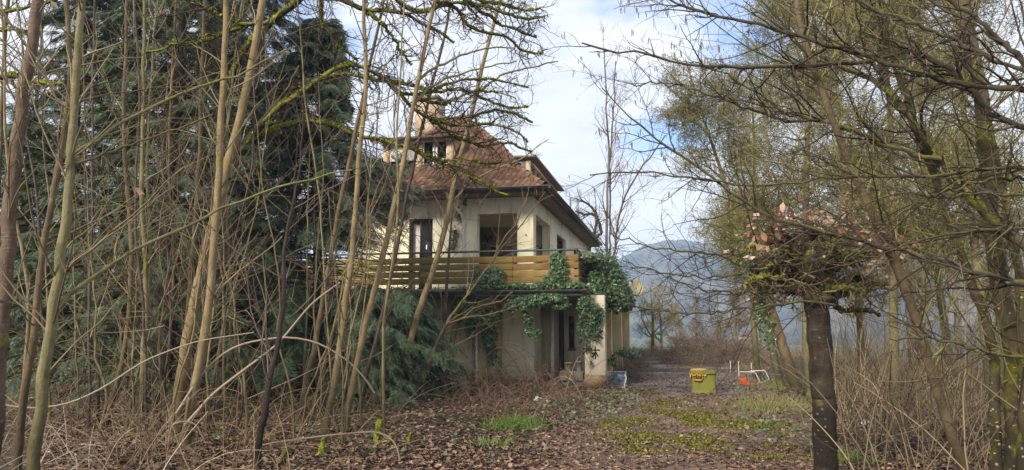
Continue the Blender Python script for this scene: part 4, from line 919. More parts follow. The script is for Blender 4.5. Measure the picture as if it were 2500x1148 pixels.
sapling([(740, 250), (738, 380), (720, 480), (700, 560), (688, 640), (695, 699), (692, 774), (675, 854), (660, 924), (646, 1000), (630, 1104), (624, 1150)], 20, 7, B_DARK, 'dark crooked stem with a kink at balcony height in the thicket', 9, 12, tw=M_TWIGP)
sapling([(937, 0), (909, 132), (890, 220), (866, 330), (842, 440), (815, 574), (790, 724), (770, 834), (750, 924), (732, 1024)], 16, 6, B_BROWN, 'brown stem leaning right past the fir, its top before the sky', 10, 13, tw=M_TWIGP)
sapling([(888, 0), (890, 105), (899, 192), (890, 261), (880, 340), (872, 420), (870, 520), (865, 574), (852, 674), (840, 774), (827, 874), (810, 974), (790, 1064)], 20, 8, B_TAN, 'light tan stem with mossy foot rising before the left end of the balcony', 11, 14, tw=M_TWIGP, moss=150)
sapling([(1055, 35), (1034, 139), (1020, 195), (1007, 265), (989, 376), (970, 470), (947, 574), (930, 649), (910, 724), (887, 824), (860, 934), (840, 1054)], 19, 10, B_TAN, 'tall leaning tan stem whose forked top reaches the chimney', 9, 15, tw=M_TWIGP,
        limbs=[([(1022, 195), (1066, 164), (1111, 143), (1153, 124), (1195, 117), (1257, 117)], 8, 3, 1.0), ([(1012, 250), (1060, 205), (1110, 185), (1170, 165), (1260, 150)], 7, 3, 1.0)])
sapling([(1100, 0), (1094, 52), (1066, 167), (1034, 296), (1015, 370), (1000, 450), (975, 574), (957, 664), (940, 739), (920, 824), (895, 914), (877, 1004)], 12, 7, B_PURP, 'thin purplish stem running up past the dormer shutter', 9, 16, tw=M_TWIGP)
sapling([(1216, 21), (1188, 122), (1167, 209), (1149, 286), (1128, 364), (1107, 446), (1094, 542), (1085, 574), (1072, 614), (1055, 674), (1025, 739), (1005, 824), (985, 889), (955, 974)], 19, 8, B_TAN, 'tall bare stem leaning right in front of the roof and balcony planks', 17, 17, tw=M_TWIGP,
        limbs=[([(1160, 235), (1190, 205), (1233, 178), (1280, 168), (1362, 150)], 7, 3, .9), ([(1100, 500), (1150, 440), (1200, 415), (1260, 395), (1340, 340)], 5, 2, .6)])
sapling([(1330, 470), (1290, 530), (1245, 579), (1200, 640), (1150, 709), (1092, 784), (1070, 824), (1050, 884), (1025, 974)], 11, 5, B_BROWN, 'thin forked stem slanting up to the right across the balcony planks', 13, 18,
        limbs=[([(1092, 790), (1130, 775), (1190, 770), (1250, 750), (1280, 740)], 5, 3, .3), ([(1075, 815), (1110, 790), (1160, 750), (1230, 735), (1252, 712)], 5, 3, .3), ([(1200, 640), (1225, 590), (1262, 545), (1290, 470), (1300, 420)], 5, 2, .4)])
sapling([(1112, 400), (1105, 500), (1100, 574), (1092, 674), (1085, 799), (1078, 930)], 13, 8, B_PURP, 'straight dark pole of a stem standing close before the house wall', 10, 19, depth=18.4)
sapling([(760, 330), (752, 460), (750, 574), (750, 700), (748, 800), (742, 900), (735, 990)], 8, 5, B_PALE, 'thin vertical pale stem before the left end of the planks', 7, 20)
sapling([(20, 0), (12, 90), (8, 200), (2, 330), (-6, 480), (-12, 700), (-10, 1000)], 14, 10, B_BROWN, 'stem at the extreme left edge partly behind the cherry trunk', 8, 21)
sapling([(430, 0), (424, 120), (418, 260), (410, 400), (418, 520), (426, 640), (420, 760), (410, 880), (404, 1010)], 9, 6, B_BROWN, 'faint brown stem before the fir, between the olive and crooked stems', 14, 22)
sapling([(232, 0), (226, 160), (224, 320), (228, 480), (220, 640), (214, 800), (222, 930), (216, 1060)], 8, 5, B_PURP, 'dark thin stem just right of the pale olive trunk', 14, 23)
sapling([(960, 560), (925, 650), (905, 730), (880, 820), (850, 930), (835, 1010)], 8, 4, B_DARK, 'short dark stem slanting up to the railing', 6, 24)
# the many thin ones: told apart by tone, lean, height and the stem they stand beside
rs = np.random.default_rng(77)
MARKS = [(80, 'the pale olive trunk'), (250, 'the slim brown stem with the swollen bend'), (338, 'the straight pale stem'), (420, 'the slightly crooked brown stem'), (445, 'the crossing tan trunks'), (548, 'the wispy pale stem'), (630, 'the dark kinked stem'), (732, 'the brown stem leaning past the fir'), (790, 'the light tan mossy footed stem'), (840, 'the tall tan stem reaching the chimney'), (955, 'the tall stem before the roof'), (1025, 'the thin forked stem')]
TONES = [(B_PALE, 'pale olive'), (B_BROWN, 'brown'), (B_PURP, 'dusky'), (B_TAN, 'tan')]
used_ = set()
for k in range(90):
    bx_ = rs.uniform(120, 960); by_ = rs.uniform(965, 1090); ln = rs.uniform(-.12, .36); top = rs.uniform(-20, 560); h_ = by_ - top; w_a, w_b = rs.uniform(5, 9), rs.uniform(3, 5); dev = rs.normal(0, 9, 8)
    if bx_ + ln * h_ > 1050 or len(used_) >= 52: continue
    mk = min(MARKS, key=lambda q_: abs(q_[0] - bx_)); bark_, tone = TONES[k % 4]
    le = 'leaning left' if ln < -.02 else 'nearly upright' if ln < .08 else 'leaning right' if ln < .22 else 'slanting far right'
    hi_ = 'ending above the top of the view' if top < 40 else 'reaching roof height' if top < 330 else 'ending at balcony height'
    lab = f"thin {tone} sapling {le}, {'left' if bx_ < mk[0] else 'right'} of {mk[1]}"
    if lab in used_: lab = f"{tone} sapling {hi_.replace(' of the view', '')}, by {mk[1]}"
    if lab in used_: continue
    used_.add(lab)
    pts = [(bx_ + ln * h_ * f_ ** 1.15 + dv * (0 < f_ < 1), by_ - h_ * f_) for f_, dv in zip(np.linspace(0, 1, 8), dev)][::-1]
    sapling(pts, w_a, w_b, bark_, lab, 3 if bx_ > 520 else 7, 200 + k, tw=[M_TWIG, M_TWIG, M_TWIGP][k % 3], group='thin saplings in the thicket')
# withered leaves caught on the twigs
rl_ = np.random.default_rng(5)
for t_, T2 in SAP[:24]: hang_leaves(t_, T2[:, -1:], int(rl_.integers(0, 3)), rl_, M_DRYLEAF, (.07, .12))

# ------------------------------------------------------------------ firs
ndl = mat_leaf('fir_needles', [(0, (0.026, 0.054, 0.028)), (0.4, (0.050, 0.098, 0.052)), (0.75, (0.085, 0.148, 0.078)), (0.95, (0.125, 0.195, 0.105)), (1, (0.17, 0.23, 0.12))], 0.6, 0.3, fine=(1.1, 0.55, (0.085, 0.075, 0.035)))
def spray_template(rng, n=12):
    V = []; T = []
    def needle(a, b_, w):
        a, b_ = np.array(a, float), np.array(b_, float); d = b_ - a; s_ = np.cross(d, [0, 0, 1]); s_ = s_ / (np.linalg.norm(s_) + 1e-9) * w; k = len(V)
        V.extend([a, a + d * .45 + s_, b_, a + d * .45 - s_]); T.extend([(k, k + 1, k + 2), (k, k + 2, k + 3)])
    droop = lambda q: -.22 * q * q
    for i in range(n):
        q = .06 + .94 * i / n
        for s_ in (-1, 1):
            ln = (.34 * (1 - q) + .08) * rng.uniform(.75, 1.2)
            needle((0, q, droop(q)), (s_ * ln * .8, q + ln * .62, droop(q) - ln * .28 + rng.normal(0, .03)), .023)
    needle((0, .85, droop(.85)), (0, 1.1, droop(1.1)), .018)
    return np.array(V), np.array(T)
SPR = [spray_template(np.random.default_rng(k)) for k in range(4)]
def fir(x, y, H, Rb, label, seed, nb=150, z0=.4, per=22, size=(.28, .58), keep=None, gap=None, shape=1.0, trunk_r=.2, name='fir_tree', group=None):
    rng = np.random.default_rng(seed); t_ = thing(name, label, 'tree', (x, y, 0), group)
    zz = np.linspace(-.1, H, 12); tp_ = np.stack([x + .05 * np.sin(zz), y + 0 * zz, zz], 1)
    tubes(Acc(), tp_, trunk_r * (1 - zz / H * .93), 9).build('trunk', B_DARK, t_, smooth=True)
    P = np.empty((nb, 9, 3)); Rr = np.empty((nb, 9))
    for i in range(nb):
        z = z0 + (H - z0) * ((i + rng.random()) / nb) ** .92; f_ = (H - z) / (H - z0); ln = Rb * (f_ ** shape * .92 + .10) * rng.uniform(.72, 1.12); a_ = i * 2.4 + rng.normal(0, .3)
        s = np.linspace(0, 1, 9); dz = .16 * s - .42 * s ** 2.2 + (.10 * s ** 5)
        P[i, :, 0] = x + np.cos(a_) * ln * s; P[i, :, 1] = y + np.sin(a_) * ln * s; P[i, :, 2] = z + dz * ln; Rr[i] = (.012 + .012 * f_) * (1 - .75 * s)
    if keep is not None:
        k_ = keep(P[:, -1]); P, Rr = P[k_], Rr[k_]; nb = len(P)
    tubes(Acc(), P, Rr, 4).build('branches', B_DARK, t_, kind='stuff')
    n = int(nb * per); bi = rng.integers(0, nb, n); q = rng.uniform(.18, 1, n) ** .8; xq = q * 8; i0 = np.minimum(xq.astype(int), 7); fr = (xq - i0)[:, None]
    p = P[bi, i0] * (1 - fr) + P[bi, i0 + 1] * fr; tg = P[bi, i0 + 1] - P[bi, i0]; tg /= np.linalg.norm(tg, axis=1, keepdims=True)
    side = np.cross(tg, [0, 0, 1]); side /= np.linalg.norm(side, axis=1, keepdims=True); sg = rng.choice([-1, 1], n)[:, None]
    a_ = rng.uniform(.2, 1.15, n)[:, None]; fwd = tg * np.cos(a_) + side * sg * np.sin(a_); fwd[:, 2] -= rng.uniform(.05, .75, n)
    S = rng.uniform(*size, n) * (1.05 - .35 * q); M = frames(fwd, np.array([0, 0, 1.0]) + .35 * unit(rng, n), S * .9, S, S)
    if keep is not None or gap is not None:
        k_ = np.ones(n, bool)
        if gap is not None: k_ &= ~gap(p + fwd * S[:, None] * .6)
        p, M = p[k_], M[k_]
    a = Acc(); w_k = rng.integers(0, 4, len(p))
    for k in range(4): instance(a, SPR[k][0], SPR[k][1], M[w_k == k], p[w_k == k])
    a.build('needles', ndl, t_)
    return t_
def gap_b(p):
    px, py = proj(p)
    return ((px > 735) & (py > 605) & (py < 712)) | ((px > 835) & (py > 602) & (py < 720)) | ((px > 900) & (py > 200) & (py < 385)) | ((px > 1000) & (py > 490) & (py < 720)) | ((px > 1075) & (py < 720))
def open_sky(p):
    px, py = proj(p)
    return (px > 870 - .1 * (380 - py)) & (py < 375)
P1 = atd(395, 800, 14.6); P2 = atd(770, 800, 17.2); P3 = atd(985, 800, 17.9); P4 = atd(150, 800, 17.5); P5 = atd(600, 800, 16.6)
F1 = fir(P1[0], P1[1], 13.5, 2.7, 'tall dark fir behind the middle of the sapling thicket', 31, 300, .3, 24, shape=.6, trunk_r=.24, group='firs behind the thicket')
clone(F1, 'blue green fir between the tall dark fir and the house', (P5[0], P5[1], 0), 2.1, (.80, .80, .86))
clone(F1, 'fir behind the cherry trunk near the left edge', (P4[0], P4[1], 0), 4.0, (.95, .95, .82))
fir(P2[0], P2[1], 9.2, 3.5, 'fir with drooping branches reaching in front of the balcony and dormer', 32, 330, .3, 40, (.34, .64), shape=.6, gap=lambda p: gap_b(p) | open_sky(p), trunk_r=.16, group='firs behind the thicket')
P9 = atd(890, 800, 16.8)
F3 = fir(P3[0], P3[1], 2.6, 1.8, 'low spreading fir in front of the stained ground floor wall', 33, 110, .15, 26, shape=.55, trunk_r=.07)
clone(F3, 'low bushy fir left of the low spreading one, below the planks', (P9[0], P9[1], 0), 2.5, (.9, .9, 1.0))
P6 = atd(290, 800, 19.5); P7 = atd(470, 800, 20.5); P8 = atd(30, 800, 18.0)
clone(F1, 'smaller fir at the left edge behind the cherry trunk', (P8[0], P8[1], 0), 5.2, (.85, .85, .52))
clone(F1, 'fir in the second row left, seen between the front firs', (P6[0], P6[1], 0), .9, (1.1, 1.1, 1.03))
clone(F1, 'fir in the second row behind the crossing tan trunks', (P7[0], P7[1], 0), 3.3, 1.0)
# ------------------------------------------------------------------ old mossy tree whose limbs cross in front of the roof
rm = np.random.default_rng(41)
DM = 12.5
def crowned(label, cat, trunk_pts, limbs, seed, bark, twig_mat, foot=None, name='tree', w=(60, 40), twig=(10, 5), group=None, tl=(.3, 1.1), tl2=(.12, .45), wig=.28, up=0.0, moss=0, moss_mat=None, ang=(30, 75), tr=.006, depth=None, k3=0, extra=None, fuzzw=None, trunk_moss=0, nk=24, tbark=None, tjit=.012):
    rng = np.random.default_rng(seed); pts = trunk_pts[::-1]
    D = depth if depth is not None else base_depth(pts[0])
    P, Rr = traced(pts, D, D, w[0], w[1], 26, rng, tjit); f0 = P[0, 0]; gz = float(height(f0[0], f0[1])); t_ = thing(name, label, cat, (f0[0], f0[1], gz), group)
    P[0, 0, 2] = min(P[0, 0, 2], gz - .05)
    Rr *= (1 + .03 * np.sin(np.arange(26) * 1.9 + seed))[None]; Rr[0, 0] *= 1.2
    Pf, Rf = knotty(P, Rr, rng); tubes(Acc(), Pf, Rf, 14).build('trunk', tbark or bark, t_, smooth=True)
    a = Acc(); mf = Acc(); LP, LR = [], []
    for (lp_, a0, a1, d0, d1, *lb) in limbs:
        q, rr_ = traced(lp_, d0, d1, a0, a1, nk, rng, .012); rr_ *= 1 + .12 * rng.normal(size=rr_.shape); tubes(Acc(), q, rr_, 8).build('limb', lb[0] if lb else bark, t_, smooth=True); LP.append(q); LR.append(rr_)
        L_ = np.linalg.norm(np.diff(q[0], axis=0), axis=1).sum(); n1 = max(2, int(L_ * twig[0]))
        T1, R1 = grow(q, rr_, n1, rng, 8, tl, ang, (.08, 1), wig, up, .55, .003, .012); T2, R2 = grow(T1, R1, int(n1 * twig[1]), rng, 6, tl2, (30, 80), (.15, 1), wig, up, .7, .0025, tr)
        tubes(a, T1, R1, 4); tubes(a, T2, R2, 3)
        if k3: T3, R3 = grow(T2, R2, int(n1 * twig[1] * k3), rng, 4, (.06, .22), (30, 80), (.2, 1), wig, up, .8, .002, tr * .8); tubes(a, T3, R3, 3)
        if extra is not None: extra(t_, T1, R1, T2, R2, rng)
        if moss: moss_fuzz(mf, q, rr_, int(moss * L_), rng, *([fuzzw] if fuzzw else [])); moss_fuzz(mf, T1, R1, int(moss * L_ * .5), rng, (.01, .025))
    a.build('crown', twig_mat, t_)
    if trunk_moss: moss_fuzz(mf, P, Rr, trunk_moss, rng, (.015, .04))
    if moss or trunk_moss: mf.build('moss', moss_mat or M_MOSST, t_, kind='stuff')
    return t_, P, Rr
LM = [
 ([(1014, 211), (1060, 228), (1120, 215), (1180, 240), (1240, 265), (1290, 262)], 6, 3, 12.9, 13.6),
 ([(1048, 293), (1120, 340), (1180, 360), (1230, 345), (1300, 372)], 6, 3, 13, 13.6),
 ([(1031, 376), (1080, 395), (1130, 385), (1180, 400), (1250, 398)], 6, 3, 13, 13.4),
 ([(972, 226), (1030, 236), (1090, 205), (1150, 190), (1220, 195), (1290, 215)], 7, 3, 13, 13.8),
 ([(558, 420), (660, 275), (763, 209), (791, 185), (822, 176), (857, 179), (892, 190), (926, 202), (951, 202), (989, 200), (1014, 211), (1048, 223)], 17, 6, 15.4, 13.0),
 ([(787, 188), (825, 165), (850, 150), (874, 157), (909, 174), (951, 202), (972, 226), (996, 251), (1014, 272), (1048, 293), (1083, 300), (1118, 312), (1190, 300), (1257, 314), (1289, 348)], 11, 4, 12.4, 13.4),
 ([(560, 380), (690, 300), (780, 296), (815, 303), (846, 310), (864, 324), (892, 338), (923, 343), (958, 336), (979, 348), (1000, 362), (1031, 376), (1062, 398), (1090, 405), (1120, 412), (1155, 429), (1181, 455), (1220, 477), (1242, 477)], 15, 5, 15.4, 13.2),
 ([(1000, 262), (1020, 240), (1050, 250), (1085, 258), (1118, 237), (1160, 222), (1210, 225), (1260, 240)], 6, 3, 12.9, 13.6),
 ([(1060, 300), (1110, 285), (1153, 289), (1200, 270), (1250, 275), (1300, 300)], 6, 3, 13.0, 13.8),
 ([(640, -120), (700, -60), (770, -30), (832, 0), (867, 14), (899, 30), (923, 23), (961, 23), (996, 31), (1014, 49), (1048, 63), (1083, 84), (1108, 105)], 18, 5, 12.2, 13.2),
 ([(899, 30), (937, 63), (961, 91), (979, 129), (1005, 160)], 9, 4, 12.6, 12.9),
 ([(770, -60), (784, 0), (787, 35), (785, 63), (808, 80), (818, 108), (846, 125), (874, 150)], 11, 4, 12.2, 12.7),
 ([(900, -60), (965, 0), (1000, 21), (1031, 35), (1075, 15), (1118, 7), (1129, 45), (1139, 73), (1188, 80), (1233, 84), (1264, 108), (1289, 143), (1327, 129)], 13, 4, 12.4, 13.8),
 ([(1020, -40), (1060, 5), (1118, 7), (1170, 14), (1205, 21), (1243, 38), (1292, 52), (1330, 40)], 11, 4, 12.6, 13.8),
 ([(1050, -50), (1120, -10), (1180, 30), (1225, 62), (1270, 75), (1310, 92)], 10, 4, 12.8, 14),
 ([(1100, -40), (1170, 0), (1230, 10), (1280, 30), (1320, 20)], 10, 4, 12.8, 14),
 ([(545, 230), (600, 120), (655, 60), (700, 25), (745, -20), (790, -70)], 22, 14, 15.3, 13.0),
 ([(655, 55), (600, 62), (560, 80), (520, 95), (470, 110), (420, 105), (380, 130), (340, 125)], 12, 5, 11.9, 11.4),
 ([(600, 62), (540, 40), (500, 20), (460, 5), (430, -30)], 10, 6, 11.8, 11.4),
]
old_tree, _, _ = crowned('old tree with bright moss on twisted limbs reaching across the roof and chimney', 'tree', [(540, -60), (535, 150), (545, 330), (560, 520), (570, 700), (575, 850), (580, 945)], LM, 51, B_MOSS, M_TWIGD, w=(42, 34), depth=15.6, tbark=B_DARK, twig=(11, 5.0), tl=(.3, 1.5), tl2=(.12, .5), wig=.40, moss=420, fuzzw=(.02, .055), k3=1.3, tr=.0095)
# mossy boughs deeper in the thicket
crowned('bough with yellow moss hanging in the fir tops at the upper left', 'tree', [(-60, -50), (-70, 300), (-60, 700), (-50, 1000)], [([(-40, 190), (20, 185), (70, 190), (110, 205), (150, 205)], 16, 7, 11, 10.6), ([(-40, 30), (40, 25), (90, 10), (140, 0)], 10, 5, 11, 10.8), ([(-50, 75), (20, 72), (70, 78)], 9, 6, 11, 11)], 52, B_MOSS, M_TWIGD, depth=11, w=(60, 40), twig=(5, 3), moss=200)

# ------------------------------------------------------------------ right side: pollard, leaning trunks, hazel boughs with catkins
def knob(P, r_, seed): return None
PD = 7.6
pol_limbs = []
rq = np.random.default_rng(61)
for k in range(30):
    a_ = rq.uniform(-.15, math.pi + .15); e_ = rq.uniform(.6, .98); sx_, sy_ = 1995 + rq.uniform(-24, 28), 700 + rq.uniform(-60, 45)
    ex, ey = 1988 + math.cos(a_) * 205 * e_, 695 - math.sin(a_) * 212 * e_ + 20 * abs(math.cos(a_))
    mx_, my_ = sx_ + (ex - sx_) * .45, sy_ + (ey - sy_) * .62 - 18
    pol_limbs.append(([(sx_, sy_), (mx_, my_), ((mx_ + ex) / 2 + rq.normal(0, 10), (my_ + ey) / 2 - 10), (ex, ey)], rq.uniform(11, 22), 4, PD, PD + rq.uniform(-.7, .9)))
pol_limbs += [([(1990, 740), (1950, 700), (1900, 670), (1870, 650), (1840, 672), (1825, 700)], 20, 6, PD, PD - .2), ([(2010, 730), (2060, 720), (2090, 700), (2130, 690), (2160, 700)], 20, 8, PD, PD + .3),
              ([(1990, 650), (1960, 600), (1900, 590), (1840, 600), (1790, 640)], 14, 4, PD, PD - .4), ([(2005, 700), (1960, 640), (1900, 640), (1870, 655)], 16, 10, PD - .2, PD - .3), ([(2010, 720), (2050, 760), (2100, 755), (2150, 770)], 15, 5, PD, PD + .3)]
LEAFP = []
def keep_tips(t_, T1, R1, T2, R2, rng): LEAFP.append(T2[:, 2:]); LEAFP.append(T1[:, 4:])
B_POL = mat_bark('pollard_bark', (0.026, 0.019, 0.014), (0.075, 0.054, 0.038), moss=.22, band=.2, spots=.3)
pollard, PP, PR = crowned('dark pollard trunk with a knobbly mossy head still holding pinkish brown leaves', 'tree', [(1986, 610), (1994, 660), (1986, 720), (1999, 791), (2002, 870), (2013, 954), (2012, 1050), (2016, 1148), (2018, 1210)], pol_limbs, 53, B_POL, M_TWIG, w=(56, 54), depth=PD, tjit=.007, twig=(9, 4), tl=(.18, .6), tl2=(.1, .4), wig=.36, up=.05, moss=220, moss_mat=M_MOSSD, extra=keep_tips, k3=1.2, tr=.006, trunk_moss=260)
for k in range(17):               # burrs where it was cut again and again
    c0 = atd(1992 + rq.uniform(-48, 48), rq.uniform(600, 728), PD + rq.uniform(-.15, .15)); lump('burr', c0, rq.uniform(.06, .13, 3), B_POL if k % 3 else B_MOSS2, pollard, 70 + k, .55)
for k, (lpts, *rest_) in enumerate(pol_limbs[:22]):      # knuckles along the arms
    x_, y_ = lpts[1]; lump('knuckle', atd(x_ + rq.normal(0, 8), y_ + rq.normal(0, 8), PD + rq.uniform(-.25, .25)), rq.uniform(.035, .08, 3), B_MOSS2 if k % 2 else B_POL, pollard, 120 + k, .5)
lp_ = np.concatenate([q.reshape(-1, 3) for q in LEAFP]); ly_ = proj(lp_)[1]; lx_ = proj(lp_)[0]
el_ = ((lx_ - 1988) / 205) ** 2 + ((ly_ - 700) / 215) ** 2; arc = lp_[((el_ > .5) & (ly_ < 625)) | (rq.random(len(lp_)) < .02)]; arc = np.concatenate([arc, arc + np.random.default_rng(4).normal(0, .05, arc.shape)])
hang_leaves(pollard, arc[:, None], 295, np.random.default_rng(9), M_BEECH, (.07, .12))

rtw = dict(tlen=(.5, 1.6), second=3.0)
sapling([(1940, -10), (1965, 90), (1979, 183), (2014, 218), (2027, 270), (2049, 348), (2075, 400), (2106, 472), (2152, 563), (2191, 661), (2230, 752), (2263, 869), (2302, 1000), (2354, 1148), (2380, 1200)], 30, 14, B_BROWN, 'brown trunk leaning to the left between the pollard and the mossy trunks', 26, 301, M_TWIGO, group='trees on the right bank', name='leaning_tree', **rtw)
sapling([(2354, 0), (2358, 78), (2375, 139), (2397, 226), (2402, 305), (2410, 414), (2419, 530), (2432, 661), (2452, 752), (2476, 856), (2484, 987), (2478, 1100), (2478, 1190)], 56, 34, B_MOSS2, 'thick lichen spotted trunk near the right edge with a mossy foot', 26, 302, M_TWIGO, group='trees on the right bank', name='tree', moss=500, limbs=[([(2366, 90), (2345, 50), (2314, 13), (2290, -40)], 22, 14, .4)], **rtw)
sapling([(2150, 60), (2190, 180), (2240, 320), (2279, 433), (2315, 517), (2341, 628), (2374, 706), (2406, 752), (2419, 817), (2429, 889), (2432, 1052), (2432, 1190)], 30, 14, B_MOSS2, 'crooked spotted trunk bending beside the thick one', 26, 303, M_TWIGO, group='trees on the right bank', name='tree', moss=260, **rtw)
sapling([(2420, 300), (2450, 480), (2478, 600), (2490, 720), (2500, 850), (2505, 1000), (2500, 1200)], 46, 20, B_MOSS2, 'mossy trunk cut off by the right edge of the view', 16, 304, M_TWIGO, group='trees on the right bank', name='tree', moss=500, **rtw)
# hazel with long boughs sweeping left over the path
B_HAZ = mat_bark('hazel_bough_bark', (0.034, 0.026, 0.018), (0.080, 0.062, 0.044), moss=.40, band=.1, moss_col=((0.06, 0.065, 0.012), (0.13, 0.13, 0.03)), spots=.3)
HB = [
 ([(2620, 330), (2500, 314), (2449, 300), (2415, 279), (2380, 244), (2354, 200), (2314, 161), (2275, 126), (2240, 118), (2197, 135), (2131, 150), (2066, 155), (2001, 161), (1914, 165), (1827, 165), (1744, 165), (1652, 152), (1587, 135), (1500, 124), (1420, 105)], 17, 4, 6.4, 7.6),
 ([(2620, 225), (2500, 220), (2415, 213), (2349, 209), (2284, 187), (2240, 174), (2175, 161), (2110, 135), (2049, 115), (2001, 102), (1935, 87), (1879, 65), (1805, 54), (1744, 39), (1674, 17), (1620, -10)], 17, 6, 6.2, 7.2),
 ([(2620, 220), (2500, 174), (2436, 144), (2380, 126), (2327, 91), (2262, 70), (2197, 44), (2131, 22), (2092, 0), (2040, -30)], 15, 6, 6.0, 6.8),
 ([(2600, 230), (2500, 152), (2458, 113), (2415, 78), (2371, 39), (2319, 0), (2280, -40)], 18, 9, 6.2, 6.6),
 ([(2640, 700), (2500, 693), (2432, 680), (2354, 661), (2282, 638), (2204, 612), (2126, 596), (2060, 576), (1995, 563), (1950, 553), (1865, 530), (1779, 462), (1718, 422), (1657, 374), (1587, 335), (1500, 253), (1470, 215)], 17, 3, 6.0, 7.6),
 ([(2600, 420), (2500, 414), (2397, 411), (2327, 429), (2197, 431), (2066, 435), (1979, 440), (1892, 453), (1805, 457), (1718, 431), (1631, 422), (1500, 420), (1440, 428)], 9, 3, 6.3, 7.4),
 ([(2620, 690), (2500, 602), (2452, 563), (2406, 517), (2371, 488), (2327, 435), (2288, 392), (2258, 348), (2223, 292), (2179, 235), (2145, 205), (2120, 180), (2053, 165), (1980, 130), (1930, 90)], 32, 8, 6.6, 7.6),
 ([(2300, 390), (2240, 379), (2175, 361), (2110, 335), (2044, 305), (1979, 292), (1935, 279), (1892, 253), (1848, 226), (1805, 205), (1761, 174), (1690, 150)], 13, 4, 7.0, 7.8),
 ([(2153, 205), (2150, 120), (2143, 60), (2135, -10), (2130, -60)], 16, 10, 7.4, 7.5),
 ([(1979, 292), (1950, 300), (1880, 285), (1820, 265), (1760, 240), (1690, 215), (1620, 200), (1540, 205)], 7, 3, 7.4, 8),
 ([(2620, 640), (2500, 545), (2400, 560), (2300, 572), (2200, 600), (2100, 640), (2000, 660), (1950, 680)], 8, 3, 6.0, 6.8),
 ([(2600, 875), (2500, 869), (2432, 866), (2387, 850), (2321, 833), (2256, 827), (2171, 827)], 10, 4, 6.0, 6.4),
 ([(2640, 480), (2500, 480), (2400, 470), (2300, 480), (2180, 470), (2060, 520), (1980, 600)], 7, 3, 6.2, 6.8),
 ([(2500, 440), (2420, 430), (2330, 460), (2230, 500), (2150, 560), (2060, 640)], 8, 3, 6.5, 6.4),
 ([(2040, 745), (1960, 735), (1873, 750), (1796, 755), (1752, 764), (1678, 767), (1618, 761), (1556, 752), (1520, 740)], 7, 3, 7.0, 7.6),
 ([(1990, 640), (1900, 650), (1796, 670), (1737, 680), (1684, 677), (1633, 670), (1574, 652), (1521, 637)], 7, 2.5, 7.2, 7.8),
 ([(1960, 620), (1860, 628), (1767, 622), (1713, 616), (1633, 612), (1574, 597), (1515, 584), (1490, 570)], 7, 2.5, 7.2, 7.8),
 ([(1960, 690), (1880, 700), (1800, 715), (1720, 712), (1660, 690), (1600, 665)], 6, 2.5, 7.2, 7.8),
]
CATP = []
def catkins(t_, T1, R1, T2, R2, rng): CATP.append(T2[:, -1]); CATP.append(T1[:, -1]); CATP.append(T1[:, 4])
for i_ in (6, 7, 8): HB[i_] = (*HB[i_], B_MOSS2)
hazel, HP, HR = crowned('hazel with dark boughs sweeping left over the path, hung with catkins', 'tree', [(2640, 200), (2635, 500), (2640, 900), (2645, 1330)], HB, 54, B_HAZ, M_TWIGD, w=(70, 50), depth=6.2, twig=(9, 5), tl=(.3, 1.4), tl2=(.15, .6), wig=.17, up=.012, moss=22, moss_mat=M_MOSSD, ang=(25, 60), extra=catkins, k3=.8, tr=.0045, name='hazel', nk=30, fuzzw=(.008, .022))
cp = np.concatenate(CATP); cx, cyy = proj(cp); cp = cp[(cx > 1300) & (cx < 2300) & (cyy < 470) & (cyy > -20)]
M_CAT = mat_leaf('catkins', [(0, (0.10, 0.065, 0.055)), (.5, (0.18, 0.12, 0.095)), (1, (0.30, 0.23, 0.14))], .8, .15)
cz_ = np.linspace(0, -1, 6); cme = tubes(Acc(), np.stack([0 * cz_, .04 * np.sin(cz_ * 3), cz_], 1), np.array([.03, .075, .085, .08, .07, .02]), 5).mesh('catkin', M_CAT, smooth=True)
rc = np.random.default_rng(12); pr_ = np.where(proj(cp)[0] < 1800, 3.0, 1.0); idx = rc.choice(len(cp), size=min(260, len(cp)), replace=False, p=pr_ / pr_.sum()); hl = world_loc(hazel)
for i in idx:
    for d_ in range(int(rc.integers(1, 3))):
        o = link('catkin', cme, hazel, cp[i] - hl + np.array([.012 * d_, .01 * d_, 0])); s = rc.uniform(.045, .085); o.scale = (s * .8, s * .8, s); o.rotation_euler = (rc.normal(0, .12), rc.normal(0, .12), rc.uniform(0, 6))
